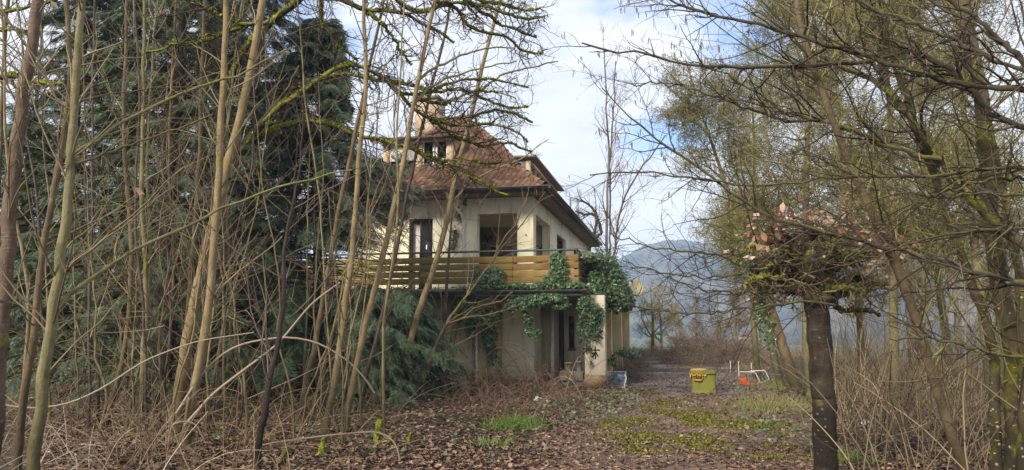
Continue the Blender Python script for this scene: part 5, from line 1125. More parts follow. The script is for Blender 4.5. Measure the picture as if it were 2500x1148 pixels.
# ------------------------------------------------------------------ trees further off
def grown_tree(name, label, x, y, H, bark, twig_mat, seed, rad=.14, lean=(0, 0), nl=12, nb=90, nt=500, nq=0, ll=.32, la=(35, 65), wig=.14, up=.05, t0=.25, rmin=.006, group=None, flakes=0, flake_mat=None, fsize=(.03, .06), trunks=1, gap=None, wl=None, cat='tree', bl=.16, tl=.09):
    rng = np.random.default_rng(seed); z = float(height(x, y)); t_ = thing(name, label, cat, (x, y, z), group); a = Acc(); fl = []
    for q in range(trunks):
        s = np.linspace(0, 1, 14); a_ = rng.uniform(0, 6.3); sp_ = 0 if trunks == 1 else .13 * H
        P = np.stack([x + lean[0] * s + math.cos(a_) * sp_ * s + .012 * H * np.sin(s * 5 + seed + q), y + lean[1] * s + math.sin(a_) * sp_ * s + .01 * H * np.sin(s * 6 + q), z - .05 + H * (.92 if q else 1) * s], 1)[None]; Rr = (rad * (1 - .85 * s) * (1 if q == 0 else .75))[None]
        tubes(Acc(), P, Rr, 8).build('trunk', bark, t_, smooth=True)
        T1, R1 = grow(P, Rr, nl, rng, 9, (ll * H * .5, ll * H), la, (t0, .97), wig, up, .5, rmin * 1.5, rad, .25, .55)
        T2, R2 = grow(T1, R1, nb, rng, 7, (bl * H * .4, bl * H), (30, 70), (.15, 1), wl or wig * 1.4, up, .55, rmin, rad, .35)
        T3, R3 = grow(T2, R2, nt, rng, 5, (tl * H * .4, tl * H), (25, 70), (.1, 1), wl or wig * 1.6, up, .6, rmin * .8, rmin * 1.6, .5)
        tubes(Acc(), T1, R1, 6).build('limbs', bark, t_, smooth=True, kind='stuff'); tubes(a, T2, R2, 4); tubes(a, T3, R3, 3); fl += [T3[:, 1:], T2[:, 3:]]
        if nq: T4, R4 = grow(T3, R3, nq, rng, 3, (tl * H * .2, tl * H * .55), (30, 80), (.15, 1), wl or wig * 2, up, .7, rmin * .6, rmin, .6); tubes(a, T4, R4, 3); fl.append(T4[:, 1:])
    a.build('crown', twig_mat, t_)
    if flakes:
        pt = np.concatenate([f_.reshape(-1, 3) for f_ in fl]); pt = pt[rng.integers(0, len(pt), flakes)] + rng.normal(0, .03, (flakes, 3)); S = rng.uniform(*fsize, flakes)
        M = frames(unit(rng, flakes), unit(rng, flakes), S * .55, S * 1.5, S); instance(Acc(), flkV, flkT, M, pt).build('leaves', flake_mat, t_)
    return t_
M_OLV = mat_leaf('olive_lichen_leaves', [(0, (0.085, 0.09, 0.020)), (.5, (0.16, 0.155, 0.042)), (.85, (0.235, 0.215, 0.075)), (1, (0.30, 0.26, 0.12))], .8, .15)
M_EVG = mat_leaf('small_evergreen_leaves', [(0, (0.020, 0.040, 0.016)), (.6, (0.045, 0.080, 0.030)), (1, (0.09, 0.13, 0.05))], .5, .4)
def spot(px, d): p = atd(px, 800, d); return float(p[0]), float(p[1])
GB = 'olive twigged trees behind the hazel'
flkV = np.array([(0, -.5, 0), (-.35, 0, .08), (0, .55, .1), (.35, 0, 0)]); flkT = np.array([(0, 3, 2), (0, 2, 1)])
OT = []
for k, (px, d, H, lab) in enumerate([(1985, 15.0, 10.0, 'tall tree with a dense lichen grey crown directly above the pollard'), (2190, 14.0, 10.2, 'dense olive twigged tree behind the leaning brown trunk'), (1905, 18.5, 8.8, 'olive twigged tree with a dense crown left above the pollard')]):
    x, y = spot(px, d); OT.append(grown_tree('tree', lab, x, y, H, B_OLV, M_TWIGO, 400 + k, .10, lean=(-2.0, 0) if k == 2 else (0, 0), nl=30, nb=320, nt=2800, nq=5200, ll=.28, wig=.26, up=.03, t0=.28, rmin=.0065, flakes=15000, flake_mat=M_OLV, fsize=(.022, .06), wl=.42, bl=.16, tl=.10, group=GB))
for k, (px, d, sc_, ro, lab) in enumerate([(2400, 13.5, .97, 2.0, 'dense olive twigged tree behind the spotted trunk'), (2090, 19.0, 1.08, 4.1, 'pale dense tree showing between the leaning trunk and the pollard'), (1850, 22.0, 1.0, 1.2, 'loose olive tree standing back from the path left of the pollard'), (2300, 17.5, 1.05, 3.0, 'olive tree farther back between leaning and crooked trunks')]):
    x, y = spot(px, d); clone(OT[k % 2], lab, (x, y, float(height(x, y))), ro, sc_)
x, y = spot(1915, 16.0)
# ivy clad leaning trunk beside the path
def ivy_leaves(n, pts, rng, face, size, acc=None):
    S = rng.uniform(size[0] * .85, size[1] * .85, n) ; nrm = np.asarray(face)[None] + .55 * unit(rng, n) if np.ndim(face) == 1 else face + .55 * unit(rng, n)
    nrm /= np.linalg.norm(nrm, axis=1, keepdims=True); fwd = np.array([0, 0, -1.0])[None] + .75 * unit(rng, n); fwd -= (fwd * nrm).sum(1, keepdims=True) * nrm
    return frames(fwd, nrm, S, S, S)
ivyV = np.array([(0, -.45, -.04), (-.42, -.42, .02), (-.52, -.02, -.03), (-.22, .12, .05), (0, .62, -.08), (.22, .12, .05), (.52, -.02, -.03), (.42, -.42, .02), (0, 0, .09)])
ivyT = np.array([(8, 1, 0), (8, 2, 1), (8, 3, 2), (8, 4, 3), (8, 5, 4), (8, 6, 5), (8, 7, 6), (8, 0, 7)])
M_IVY = mat_leaf('ivy_leaves', [(0, (0.014, 0.036, 0.011)), (.35, (0.027, 0.066, 0.020)), (.7, (0.052, 0.108, 0.030)), (.9, (0.09, 0.16, 0.048)), (.96, (0.14, 0.21, 0.07)), (.98, (0.16, 0.11, 0.05)), (1, (0.20, 0.14, 0.07))], .36, .45)
M_VINE = mat_varied('ivy_stems', (0.08, 0.055, 0.035), (0.16, 0.12, 0.08), 9)
ivme = Acc().add(ivyV, None, ivyT).mesh('leaf', M_IVY)
def ivy(label, blobs, n, seed, size=(.05, .125), nparts=0, stems=(), face=(0.1, -.75, .6), cat='ivy', name='ivy', hollow=.35):
    """blobs: (px, py, rx, ry in photo pixels, plane y, half depth in m)"""
    rng = np.random.default_rng(seed); W = np.array([b_[2] * b_[3] * (b_[6] if len(b_) > 6 else 1) for b_ in blobs], float); W /= W.sum(); pts = []; out = []
    for b_, w_k in zip(blobs, W):
        c0 = at(b_[0], b_[1], b_[4]); sc_ = depth_of(c0) / F; k = int(n * 1.25 * w_k) + 1; u = unit(rng, k) * (rng.uniform(hollow, 1, k) ** .45)[:, None] * (1 + .18 * np.sin(np.arange(k) % 7 * 1.1))[:, None]
        pts.append(c0 + u * np.array([b_[2] * sc_, b_[5], b_[3] * sc_])); o_ = u.copy(); o_[:, 1] = np.minimum(o_[:, 1], .2); out.append(o_ * .55)
    pts = np.concatenate(pts); out = np.concatenate(out) + np.array(face); 
    org = at(blobs[0][0], blobs[0][1], blobs[0][4]); t_ = thing(name, label, cat, tuple(org), 'ivy on the house')
    M = ivy_leaves(len(pts), pts, rng, out, size)
    dist = np.linalg.norm(pts - CAM, axis=1); order = np.argsort(dist); pk = order[:nparts]; rest = order[nparts:]
    instance(Acc(), ivyV, ivyT, M[rest], pts[rest]).build('foliage', M_IVY, t_, kind='stuff')
    for i in pk:
        o = link('leaf', ivme, t_, pts[i] - org); mm = Matrix(M[i].tolist()); o.rotation_euler = mm.to_quaternion().to_euler(); s = float(np.linalg.norm(M[i][:, 0])); o.scale = (s, s, s)
    a = Acc()
    for st in stems:
        P = np.array([at(x, yy, Yp) for x, yy, Yp in smooth_poly(st, 16)]); P[1:-1] += rng.normal(0, .012, (14, 3)); tubes(a, P, np.linspace(.022, .008, 16), 5)
    nn = max(10, n // 30); s0 = pts[rng.integers(0, len(pts), nn)]; Pn = np.empty((nn, 5, 3)); Pn[:, 0] = s0; d_ = unit(rng, nn) * np.array([1, .4, 1])
    for s in range(1, 5): d_ = d_ + .4 * unit(rng, nn) + np.array([0, 0, -.1]); Pn[:, s] = Pn[:, s - 1] + d_ * .06
    tubes(a, Pn, np.full((nn, 5), .005), 3); a.build('vine', M_VINE, t_)
    return t_
ivy('big bushy ivy spilling over the right corner of the balcony', [(1470, 660, 45, 42, 21.2, .5), (1495, 700, 42, 50, 21.4, .6), (1505, 728, 36, 34, 21.2, .5), (1455, 715, 30, 50, 20.6, .35), (1462, 765, 16, 26, 20.4, .25), (1430, 628, 26, 14, 20.4, .25), (1452, 640, 30, 20, 20.8, .3), (1520, 725, 22, 28, 21.8, .4), (1530, 735, 20, 28, 22, .4)], 5600, 501, nparts=200)
ivy('ivy strands hanging down the front of the graffitied pillar', [(1425, 745, 16, 40, 19.85, .12), (1440, 770, 20, 45, 19.95, .1), (1418, 800, 9, 40, 20.0, .08, .8), (1436, 820, 6, 30, 20.08, .05, .4), (1444, 880, 4, 40, 20.12, .03, .15), (1455, 800, 11, 36, 20.05, .06), (1462, 770, 14, 26, 20.1, .08)], 1150, 502, (.05, .085), nparts=150, hollow=.1, stems=[[(1440, 700, 19.9), (1438, 780, 20.05), (1442, 900, 20.15)], [(1420, 705, 19.8), (1417, 780, 19.95), (1415, 850, 20.1)]])
ivy('ivy cluster climbing the planks near the balcony corner', [(1360, 640, 22, 28, 19.9, .1), (1355, 675, 30, 16, 19.85, .12), (1375, 660, 14, 18, 19.92, .08), (1340, 694, 34, 12, 19.75, .14), (1395, 696, 40, 9, 19.75, .14)], 1100, 503, (.04, .105), nparts=120, hollow=.1)
ivy('ivy mat spreading over the gutter edge below the middle planks', [(1190, 690, 42, 20, 19.75, .16), (1205, 668, 28, 16, 19.88, .1), (1165, 670, 12, 20, 19.9, .08), (1260, 700, 52, 8, 19.75, .14), (1150, 708, 30, 12, 19.7, .12), (1310, 702, 30, 8, 19.75, .12)], 1300, 504, (.04, .105), nparts=120, hollow=.1)
ivy('leafy ivy curtain hanging from the gutter over the porch', [(1270, 742, 30, 18, 19.65, .16), (1310, 735, 32, 16, 19.65, .16), (1345, 728, 36, 12, 19.65, .14), (1250, 750, 18, 12, 19.65, .12), (1370, 742, 22, 18, 19.75, .1)], 1500, 505, (.05, .125), nparts=150, hollow=.1)
ivy('ivy spray dangling below the gutter in the porch opening', [(1290, 785, 14, 14, 19.7, .1), (1300, 812, 20, 12, 19.7, .1), (1308, 822, 10, 12, 19.7, .08), (1280, 770, 12, 10, 19.7, .08)], 260, 506, (.05, .125), nparts=110, hollow=.1)
ivy('ivy smothering the lower white downpipe and wall beside the porch', [(1135, 745, 38, 22, 19.9, .15), (1165, 770, 36, 26, 20.0, .16), (1200, 775, 26, 28, 20.1, .16), (1195, 820, 24, 34, 20.35, .14), (1150, 800, 14, 24, 20.3, .1, .6), (1205, 865, 16, 26, 20.5, .1, .5), (1115, 765, 20, 22, 20.2, .12, .7)], 1900, 507, (.04, .105), nparts=120, hollow=.1, stems=[[(1150, 735, 20.0), (1160, 800, 20.4), (1158, 930, 20.5)], [(1170, 740, 20.0), (1185, 820, 20.4), (1192, 935, 20.5)], [(1140, 735, 20.2), (1110, 820, 20.45), (1105, 930, 20.5)]])
ivy('thin ivy creeping up the upper downpipe beside the loggia', [(1118, 520, 8, 20, 21.65, .05), (1110, 575, 9, 26, 21.68, .05), (1135, 490, 7, 14, 21.6, .05), (1105, 600, 6, 16, 21.68, .05)], 260, 508, (.05, .09), nparts=60, hollow=.05)
ivy('low ivy bush round the foot of the side pillars', [(1525, 862, 22, 11, 24, .4), (1498, 880, 12, 14, 22.3, .25), (1548, 866, 16, 10, 26, .5)], 420, 509, (.04, .105), nparts=40, hollow=.1)

IP, IR = traced([(1945, 950), (1925, 890), (1900, 810), (1880, 740), (1868, 680), (1850, 610), (1840, 540)], 17.2, 17.2, 28, 16, 20, np.random.default_rng(1), .01)
f0 = IP[0, 0]; it = thing('ivy_clad_tree', 'leaning tree half wrapped in ivy at the right side of the path', 'tree', (f0[0], f0[1], float(height(f0[0], f0[1])) - .1), None)
tubes(Acc(), IP, IR, 9).build('trunk', B_BROWN, it, smooth=True); ri = np.random.default_rng(2)
n_ = 1500; q = ri.beta(5, 2.2, n_); i0 = np.minimum((q * 19).astype(int), 18); pp_ = IP[0, i0] + unit(ri, n_) * np.array([.28, .25, .3]) * ri.uniform(.3, 1, n_)[:, None] + np.array([-.2, 0, 0])
instance(Acc(), ivyV, ivyT, ivy_leaves(n_, pp_, ri, np.array([0, -.7, .6]), (.04, .105)), pp_).build('foliage', M_IVY, it)
T1, R1 = grow(IP, IR, 26, ri, 7, (.5, 1.6), (30, 70), (.4, 1), .2, .05, .5, .004, .02); T2, R2 = grow(T1, R1, 160, ri, 5, (.2, .7), (30, 70), (.1, 1), .25, 0, .6, .003, .006); a = Acc(); tubes(a, T1, R1, 4); tubes(a, T2, R2, 3); a.build('crown', M_TWIG, it)

# birches, thin trees round the house
def tall_thin(label, pts, d, w0, w1, seed, bark=B_GREY, n=34, tw=M_TWIGP, tlen=(.8, 2.6), group='bare trees behind the house', name='birch_tree', more=()):
    rng = np.random.default_rng(seed); P, Rr = traced(pts, d, d, w0, w1, 26, rng, .02); f_ = P[0, 0]; z = float(height(f_[0], f_[1])); t_ = thing(name, label, 'tree', (f_[0], f_[1], z), group)
    tubes(Acc(), P, Rr, 7).build('trunk', bark, t_, smooth=True); PP_, RR_ = [P], [Rr]
    for m_ in more: q, r_ = traced(m_, d, d + .4, w0 * .6, w1, 26, rng, .02); tubes(Acc(), q, r_, 6).build('limb', bark, t_, smooth=True); PP_.append(q); RR_.append(r_)
    P = np.concatenate(PP_); Rr = np.concatenate(RR_); a = Acc(); T1, R1 = grow(P, Rr, n, rng, 7, tlen, (20, 50), (.25, 1), .10, .03, .5, .008, .03); T2, R2 = grow(T1, R1, n * 5, rng, 6, (.4, 1.3), (20, 50), (.15, 1), .14, .0, .6, .006, .012); T3, R3 = grow(T2, R2, n * 9, rng, 5, (.2, .7), (25, 60), (.1, 1), .2, -.02, .7, .005, .009)
    tubes(a, T1, R1, 4); tubes(a, T2, R2, 3); tubes(a, T3, R3, 3); a.build('crown', tw, t_); return t_
tall_thin('twin stemmed birch rising behind the big ivy at the house corner', [(1487, 860), (1484, 700), (1482, 620), (1482, 500), (1486, 380), (1483, 290), (1478, 200), (1476, 120)], 30, 9, 3, 601, more=[[(1489, 640), (1490, 560), (1489, 440), (1492, 330), (1500, 230), (1503, 150)]])
tall_thin('slim dark tree leaning right beside the twin stemmed birch', [(1480, 850), (1490, 720), (1498, 620), (1506, 560), (1520, 490), (1550, 430), (1590, 380), (1625, 330)], 27, 8, 3, 602, bark=B_PURP, n=14)
tall_thin('thin upright tree behind the left of the roof', [(955, 800), (958, 500), (962, 330), (965, 250), (963, 180), (960, 120)], 36, 8, 2, 603, n=26, tlen=(1, 3.4))
tall_thin('second thin upright tree behind the roof, nearer the chimney', [(1000, 800), (998, 450), (990, 300), (985, 215), (983, 150)], 38, 8, 2, 604, n=22, tlen=(1, 3.2))
tall_thin('faint tree behind the firs at the upper middle', [(770, 800), (775, 400), (790, 250), (785, 120), (780, 20), (778, -100)], 30, 12, 4, 605, n=60, tlen=(1.2, 4), bark=B_GREY, tw=M_TWIGP)
tall_thin('faint tree in the gap at the top left beside the cherry trunk', [(60, 800), (70, 400), (90, 250), (100, 120), (105, 20), (110, -100)], 24, 14, 5, 606, n=44, tlen=(1.2, 3.6), bark=B_GREY)
tall_thin('twisted bare fruit tree behind the right end of the roof', [(1440, 860), (1436, 640), (1440, 585), (1455, 560), (1462, 530), (1445, 500), (1420, 490)], 40, 14, 5, 607, n=50, tlen=(.8, 2.6), bark=B_DARK, tw=M_TWIGD, name='fruit_tree', more=[[(1440, 590), (1470, 570), (1462, 540), (1450, 520), (1425, 525), (1405, 515)], [(1438, 620), (1410, 560), (1395, 520), (1380, 500)]])
# hazy bare trees between path end and valley
BT = {}
GBK = 'bare trees beyond the end of the path'
for k, (px, d, H, lab, mt) in enumerate([(1592, 36, 3.4, 'mossy spreading fruit tree beside the side pillars', B_MOSS2), (1612, 46, 3.6, 'mossy low tree on the green meadow', B_MOSS2), (1650, 55, 4.6, 'bare grey tree beyond the meadow', B_GREY), (1700, 48, 4.4, 'bare tree behind the middle of the brush mound', B_GREY), (1752, 60, 6.4, 'tall pale bare tree far behind the brush mound', B_GREY), (1796, 38, 4.6, 'twisted bare tree behind the grit bin', B_GREY), (1850, 44, 7.0, 'bare tree at the path end left of the ivy clad trunk', B_GREY), (1590, 70, 6.0, 'distant bare tree above the meadow near the dish', B_GREY), (1680, 80, 7.0, 'distant bare tree over the end of the path', B_GREY), (1835, 75, 8, 'distant bare tree before the valley houses', B_GREY), (1960, 42, 9, 'bare tree right behind the pollard trunk', B_GREY), (2100, 36, 9, 'pale bare tree in the misty gap right of the pollard', B_GREY), (2230, 30, 9, 'pale bare tree in the misty gap left of the spotted trunk', B_GREY), (2330, 40, 11, 'far pale tree between the crooked and the spotted trunk', B_GREY), (2460, 30, 9, 'pale tree in the mist at the right edge', B_GREY)]):
    x, y = spot(px, d); low = H < 4; key = (low, mt is B_MOSS2, k % 3)
    if key in BT: o_, H0 = BT[key]; clone(o_, lab, (x, y, float(height(x, y))), k * 1.7, H / H0); continue
    BT[key] = (grown_tree('bare_tree', lab, x, y, H, mt, M_TWIGO if low else M_TWIG, 640 + k, .10 if low else .11, nl=11 if low else 14, nb=80 if low else 110, nt=600 if low else 800, nq=700 if low else 900, ll=.75 if low else .32, la=(40, 75) if low else (28, 55), wig=.22, up=.03, t0=.2, rmin=.009 if d < 50 else .014, group=GBK, tl=.2 if low else .12, bl=.34 if low else .2), H)

# ------------------------------------------------------------------ canes, brush, dry stalks
def canes(acc, pos_, rng, ln=(.6, 1.6), tilt=(20, 60), g=.35, k=8, r_=(.003, .007), wig=.08, sides=3, kids=0, kl=(.15, .5)):
    n = len(pos_); a_ = rng.uniform(0, 2 * np.pi, n); t_ = np.radians(rng.uniform(*tilt, n)); d = np.stack([np.sin(t_) * np.cos(a_), np.sin(t_) * np.sin(a_), np.cos(t_)], 1)
    gg = (g * rng.uniform(.1, 1.5, n))[:, None]; L_ = rng.uniform(*ln, n); P = np.empty((n, k, 3)); P[:, 0] = pos_
    for s in range(1, k):
        d = d + wig * unit(rng, n) + np.array([0, 0, -1.0])[None] * gg * s / k; d /= np.linalg.norm(d, axis=1, keepdims=True); P[:, s] = P[:, s - 1] + d * (L_ / (k - 1))[:, None]
    P[:, :, 2] = np.maximum(P[:, :, 2], pos_[:, 2:3] + .01)
    Rr = rng.uniform(*r_, n)[:, None] * np.linspace(1, .45, k)[None]; tubes(acc, P, Rr, sides)
    if kids: T, R_ = grow(P, Rr, int(n * kids), rng, 5, kl, (25, 70), (.1, 1), .18, 0, .7, .0022, .005); tubes(acc, T, R_, 3)
    return acc
def px_region(n, poly, rng, dz=0.0):
    """ground points spread evenly over a patch given by its outline on the photographed ground"""
    G_ = np.array([gp(x, y)[:2] for x, y in poly]); lo, hi = G_.min(0), G_.max(0); out = []
    while sum(len(o) for o in out) < n:
        c_ = rng.uniform(lo, hi, (n * 4, 2)); ins = np.zeros(len(c_), bool); j = len(G_) - 1
        for i in range(len(G_)):
            xi, yi, xj, yj = *G_[i], *G_[j]; cond = (yi > c_[:, 1]) != (yj > c_[:, 1]); xs_ = (xj - xi) * (c_[:, 1] - yi) / (yj - yi + 1e-12) + xi; ins ^= cond & (c_[:, 0] < xs_); j = i
        out.append(c_[ins])
    c_ = np.concatenate(out)[:n]; return np.column_stack([c_, height(c_[:, 0], c_[:, 1]) + dz])
def stuff(name, acc, mat, **k): return acc.build(name, mat, None, kind='stuff', **k)
ru = np.random.default_rng(90)
# dry stalks heaped at the lower left
a = Acc(); canes(a, px_region(2000, [(-200, 900), (330, 905), (420, 1010), (380, 1400), (-300, 1400)], ru), ru, (.35, 1.3), (25, 80), .25, 7, (.004, .008), .06, 3, .6)
canes(a, px_region(700, [(-150, 890), (250, 900), (270, 960), (-200, 970)], ru), ru, (.5, 1.5), (25, 70), .3, 7, (.005, .009), .06, 3, .8); stuff('dry_stalks', a, M_CANE)
a = Acc(); canes(a, px_region(520, [(300, 960), (1000, 960), (900, 1150), (250, 1400)], ru), ru, (.3, 1.3), (15, 75), .3, 7, (.004, .0075), .10, 3, .8); stuff('undergrowth', a, M_TWIG)
a = Acc(); canes(a, px_region(420, [(-150, 930), (960, 960), (900, 1100), (-150, 1250)], ru), ru, (.7, 2.1), (8, 60), .45, 10, (.004, .008), .13, 3, 1.6, (.15, .6)); stuff('thicket_brambles', a, mat_leaf('reddish_canes', [(0, (.075, .042, .026)), (.5, (.16, .095, .058)), (1, (.28, .19, .11))], .75, .2))
# brambles before the house
a = Acc(); canes(a, px_region(760, [(1090, 925), (1420, 950), (1480, 985), (1400, 1030), (1180, 1040), (1080, 990)], ru), ru, (.3, 1.4), (20, 85), .5, 10, (.004, .009), .22, 3, 1.4, (.1, .4)); stuff('brambles', a, M_BRAM)
a = Acc(); canes(a, px_region(46, [(1120, 930), (1410, 950), (1400, 985), (1150, 985)], ru), ru, (1.2, 2.6), (25, 65), .5, 12, (.007, .012), .08, 4, 1.0, (.2, .6)); stuff('tall_brambles', a, M_TWIG)
a = Acc(); canes(a, px_region(900, [(1530, 905), (1660, 895), (1640, 872), (1540, 868)], ru), ru, (.25, .75), (20, 75), .35, 6, (.005, .009), .12, 3, .8, (.15, .4)); canes(a, px_region(420, [(1500, 925), (1570, 925), (1560, 890), (1510, 890)], ru), ru, (.4, 1.1), (20, 70), .35, 8, (.004, .008), .12, 3, 1.5, (.15, .5)); stuff('dry_brush', a, mat_leaf('tan_brush', [(0, (.12, .08, .05)), (.5, (.25, .17, .115)), (1, (.38, .28, .19))], .8, .15))
# brush mound behind the bin
n_ = 1500; th = ru.uniform(0, 6.3, n_); rr_ = np.sqrt(ru.random(n_)); cxm, cym = spot(1735, 29.0)
mx = cxm + rr_ * np.cos(th) * 2.0; my = cym + rr_ * np.sin(th) * 2.2; mz = height(mx, my) + 1.0 * (1 - rr_ ** 1.6) * ru.random(n_)
a = Acc(); canes(a, np.column_stack([mx, my, mz]), ru, (.4, 1.3), (25, 95), .3, 7, (.005, .010), .16, 3, .8, (.2, .5)); stuff('brush_mound', a, mat_leaf('dark_brush', [(0, (.06, .042, .03)), (.5, (.14, .10, .072)), (1, (.25, .185, .13))], .8, .15))
# tangle on the right bank
a = Acc(); canes(a, px_region(1300, [(1770, 925), (1960, 935), (2100, 900), (2100, 870), (1800, 862)], ru), ru, (.3, 1.0), (10, 65), .25, 6, (.004, .008), .12, 3, 1.0, (.15, .5)); stuff('bank_brush', a, M_TWIG)
a = Acc(); canes(a, px_region(1000, [(2070, 1180), (2600, 1180), (2700, 900), (2080, 900), (1960, 960)], ru), ru, (.5, 2.0), (5, 50), .16, 9, (.004, .009), .10, 3, 1.8, (.2, .7)); stuff('right_undergrowth', a, M_TWIG)
a = Acc(); canes(a, px_region(600, [(2060, 1250), (2600, 1250), (2700, 930), (2050, 930)], ru), ru, (.8, 2.6), (5, 45), .18, 10, (.004, .009), .10, 4, 2.0, (.3, .9)); stuff('right_canes', a, M_TWIG)
a = Acc(); canes(a, px_region(900, [(1950, 880), (2650, 880), (2650, 845), (1900, 845)], ru), ru, (.8, 2.4), (5, 45), .15, 6, (.006, .012), .12, 3, 1.5, (.3, .9)); stuff('far_thicket', a, M_TWIG)
# arching canes that stand out
def cane(label, pts, d0, d1, w0, w1, mat=M_CANE):
    P, Rr = traced(pts, d0, d1, w0, w1, 24); a = tubes(Acc(), P, Rr, 6); a.build('bramble_cane', mat, None, smooth=True, label=label, category='bramble', group='arching bramble canes')
cane('long pale cane arching over at head height in the thicket', [(430, 1010), (500, 900), (560, 850), (600, 836), (700, 821), (775, 834), (850, 879), (895, 925), (915, 960)], 9.5, 10.5, 7, 4)
cane('cane looping along the ground left of the path and bending down', [(560, 1120), (640, 1085), (800, 1063), (930, 1052), (965, 1075), (978, 1110), (975, 1160)], 9.6, 8.6, 6, 4)
cane('pale cane bent like a hook near the crossing tan trunks', [(405, 1140), (415, 1060), (420, 1035), (450, 1028), (480, 1035), (500, 1080)], 8.6, 8.6, 5, 4)
cane('low pale cane lying across the left foreground stalks', [(-10, 985), (60, 1000), (160, 990), (250, 950), (350, 880), (480, 832), (620, 812)], 8.2, 9.5, 6, 3)
cane('grey branch crossing the thicket from the left edge downwards', [(450, 1040), (520, 960), (600, 900), (680, 840), (760, 740), (830, 690)], 9.5, 10.5, 8, 4)
# ------------------------------------------------------------------ leaves, moss and grass on the ground
LIT = mat_leaf('leaf_litter', [(0, (0.042, 0.024, 0.016)), (.30, (0.10, 0.057, 0.036)), (.66, (0.18, 0.104, 0.066)), (.92, (0.28, 0.172, 0.112)), (.985, (0.40, 0.27, 0.18)), (1, (0.42, 0.24, 0.08))], .55, .4)
n_ = 105000; Yl = 4.5 * (40 / 4.5) ** ru.random(n_); Xl = Yl * ru.uniform(-.98, .52, n_)
pth = np.abs(Xl - .5) < 1.7; mossy = np.sin(Xl * 1.7 + 1) + np.sin(Yl * 1.1) + np.sin(Xl * .8 - Yl * 1.9); kp = ~(pth & (mossy > 1.3) & (ru.random(n_) < .35)) & ~((Xl < -2) & (Yl > 20.2)) & ~((Yl > 23) & (np.abs(Xl - .5) > 2) & (ru.random(n_) < .6))
Xl, Yl = Xl[kp], Yl[kp]; n_ = len(Xl); S = ru.uniform(.04, .098, n_) * np.where(Yl > 16, 1.2, 1) * np.where(np.abs(Xl - .4) < 1.8, .8, 1)
up_ = np.array([0, 0, 1.0])[None] + .42 * unit(ru, n_); fw = unit(ru, n_); fw[:, 2] *= .15; M = frames(fw, up_, S * ru.uniform(.55, 1, n_), S, S * ru.uniform(.5, 2.6, n_))
PL = np.column_stack([Xl, Yl, height(Xl, Yl) + .012 + np.abs(ru.normal(0, .014, n_))]); nr = Yl < 11; a = Acc(); instance(a, leafV, leafT, M[nr], PL[nr]); lfV = leafV[[0, 1, 3, 5]]; lfV = np.array([(0, -.5, 0), (-.36, .05, .10), (0, .55, .12), (.36, .05, .06), (0, .02, 0)]); lfT = np.array([(4, 0, 3), (4, 3, 2), (4, 2, 1), (4, 1, 0)])
instance(a, lfV, lfT, M[~nr], PL[~nr]); a.build('leaf_litter', LIT, None, kind='stuff')
# moss on the path
mp_ = []
for (x_, y_, sx_, sy_, k) in [(1480, 962, 1.2, .35, 3000), (1560, 958, .7, .3, 1200), (1670, 1012, .75, .35, 4500), (1740, 1040, .8, .4, 5000), (1560, 1040, .6, .35, 2600), (1640, 1075, .75, .22, 4200), (1540, 1075, .3, .15, 1400), (1810, 1045, .45, .35, 2200), (1850, 985, .5, .5, 1800), (1720, 1102, .15, .06, 900), (1560, 1105, .25, .1, 700), (1900, 1120, .25, .06, 800), (1620, 985, .6, .3, 1600), (1000, 1040, 1.2, .8, 700)]:
    c0 = gp(x_, y_); nb_ = 12; bx0 = np.column_stack([ru.normal(c0[0], sx_ * .7, nb_), ru.normal(c0[1], sy_ * 1.5, nb_)]); bs0 = ru.uniform(.03, .17, nb_); w_ = bs0 ** 1.6; j_ = ru.choice(nb_, int(k * .42), p=w_ / w_.sum())
    mp_.append(bx0[j_] + ru.normal(size=(len(j_), 2)) * bs0[j_, None] * np.array([1.25, .9]))
mp_ = np.concatenate(mp_); n_ = len(mp_); S = ru.uniform(.012, .034, n_)
tv = np.array([(-.5, 0, 0), (.5, 0, 0), (.15, 0, 1.0), (-.35, .25, .8)]); tt = np.array([(0, 1, 2), (0, 2, 3)])
ax_ = unit(ru, n_); ax_[:, 2] *= .3; M = frames(ax_, np.array([0, 0, 1.0])[None] + .9 * unit(ru, n_), S, S, S * 1.1)
instance(Acc(), tv, tt, M, np.column_stack([mp_, height(mp_[:, 0], mp_[:, 1]) + ru.uniform(.008, .03, n_)])).build('path_moss', mat_leaf('path_moss', [(0, (0.045, 0.050, 0.012)), (.5, (0.10, 0.102, 0.018)), (1, (0.21, 0.195, 0.035))], .9, .1), None, kind='stuff')
# grass
GRM = mat_leaf('fresh_grass', [(0, (0.05, 0.085, 0.012)), (.6, (0.12, 0.19, 0.03)), (1, (0.24, 0.30, 0.07))], .55, .3); GRD = mat_leaf('straw_grass', [(0, (0.16, 0.14, 0.05)), (.5, (0.26, 0.22, 0.10)), (1, (0.16, 0.20, 0.06))], .7, .2)
def tuft(label, px, py, n, w, h_, mat, seed):
    rng = np.random.default_rng(seed); c0 = gp(px, py); P = np.column_stack([rng.normal(c0[0], w, n), rng.normal(c0[1], w * .8, n), np.full(n, height(c0[0], c0[1]))]); a = Acc()
    canes(a, P, rng, (h_ * .5, h_), (10, 60), .5, 6, (.004, .007), .06, 3); a.build('grass_tuft', mat, None, kind='stuff', label=label, category='grass', group='grass tufts on the leafy ground')
tuft('bright green grass tuft among brown leaves before the brambles', 1255, 1048, 420, .22, .32, GRM, 1)
tuft('small dark green tuft right of the bright grass tuft', 1292, 1036, 120, .1, .2, GRM, 2)
tuft('straw coloured grass clump on the right of the path beyond the pollard', 1890, 1005, 420, .4, .5, GRD, 3)
tuft('straw and green grass behind the overturned chair', 1905, 950, 300, .5, .5, GRD, 4)
tuft('thin green grass between the brambles and the path', 1210, 1090, 90, .18, .18, GRM, 5)
tuft('green tuft at the foot of the pollard', 2070, 1130, 120, .15, .25, GRM, 6)
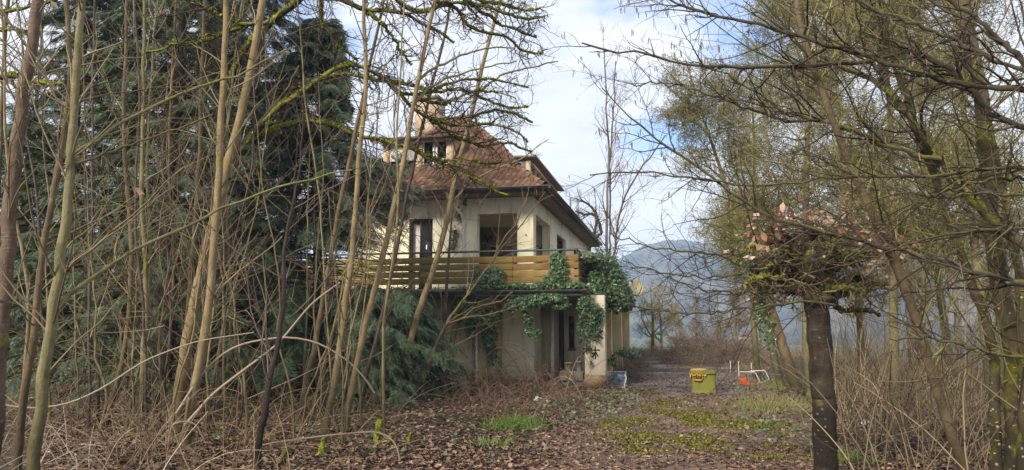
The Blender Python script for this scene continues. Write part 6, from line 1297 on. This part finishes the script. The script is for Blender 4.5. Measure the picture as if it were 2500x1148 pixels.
# weeds and ivy running over the ground
wp = np.concatenate([px_region(1500, [(1280, 975), (1560, 965), (1560, 1000), (1450, 1045), (1300, 1030)], ru), px_region(700, [(1085, 935), (1400, 955), (1380, 1010), (1120, 1010)], ru), px_region(500, [(1790, 1000), (1990, 1000), (2000, 1100), (1820, 1100)], ru), px_region(500, [(300, 1050), (1300, 1050), (1500, 1130), (300, 1140)], ru), px_region(900, [(1760, 965), (1990, 965), (1990, 930), (1760, 930)], ru)])
n_ = len(wp); wp = wp[ru.random(n_) < .55]; n_ = len(wp); wp[:, 2] += ru.uniform(.03, .28, n_) * ru.random(n_); S = ru.uniform(.03, .07, n_)
M = frames(unit(ru, n_), np.array([0, -.4, 1.0])[None] + .5 * unit(ru, n_), S, S, S)
instance(Acc(), ivyV, ivyT, M, wp).build('ground_weeds', mat_leaf('weed_leaves', [(0, (0.035, 0.060, 0.028)), (.5, (0.075, 0.115, 0.055)), (.85, (0.13, 0.16, 0.09)), (1, (0.22, 0.16, 0.06))], .5, .35), None, kind='stuff')
# mossy stubs at the edge of the thicket
for k, (x_, y_, h_, w_k, lab) in enumerate([(922, 1085, 60, 20, 'thick stub covered in bright moss at the edge of the thicket'), (784, 1112, 48, 13, 'slim mossy stub left of the thick one'), (998, 1085, 28, 8, 'tiny mossy stub right of the thick one'), (950, 1092, 24, 9, 'short mossy stub touching the right side of the thick one'), (690, 1140, 46, 12, 'mossy stub nearest the lower edge of the view')]):
    c0 = gp(x_, y_); d_ = depth_of(c0); sc_ = d_ / F; rng = np.random.default_rng(700 + k); P = np.array([c0 + np.array([0, 0, -.04]), c0 + np.array([.01, 0, h_ * sc_ * .5]), c0 + np.array([.03, .01, h_ * sc_])])[None]; Rr = np.array([[w_k * .6, w_k * .45, w_k * .38]]) * sc_
    t_ = thing('mossy_stump', lab, 'stump', tuple(c0), 'mossy stubs of cut saplings'); P = np.stack([smooth_poly(P[0], 8)]); Rr = np.interp(np.linspace(0, 2, 8), [0, 1, 2], Rr[0])[None]
    tubes(Acc(), P, Rr, 8).build('stem', B_MOSS, t_, smooth=True); moss_fuzz(Acc(), P, Rr, 500, rng, (.012, .03)).build('moss', M_MOSST, t_, kind='stuff')
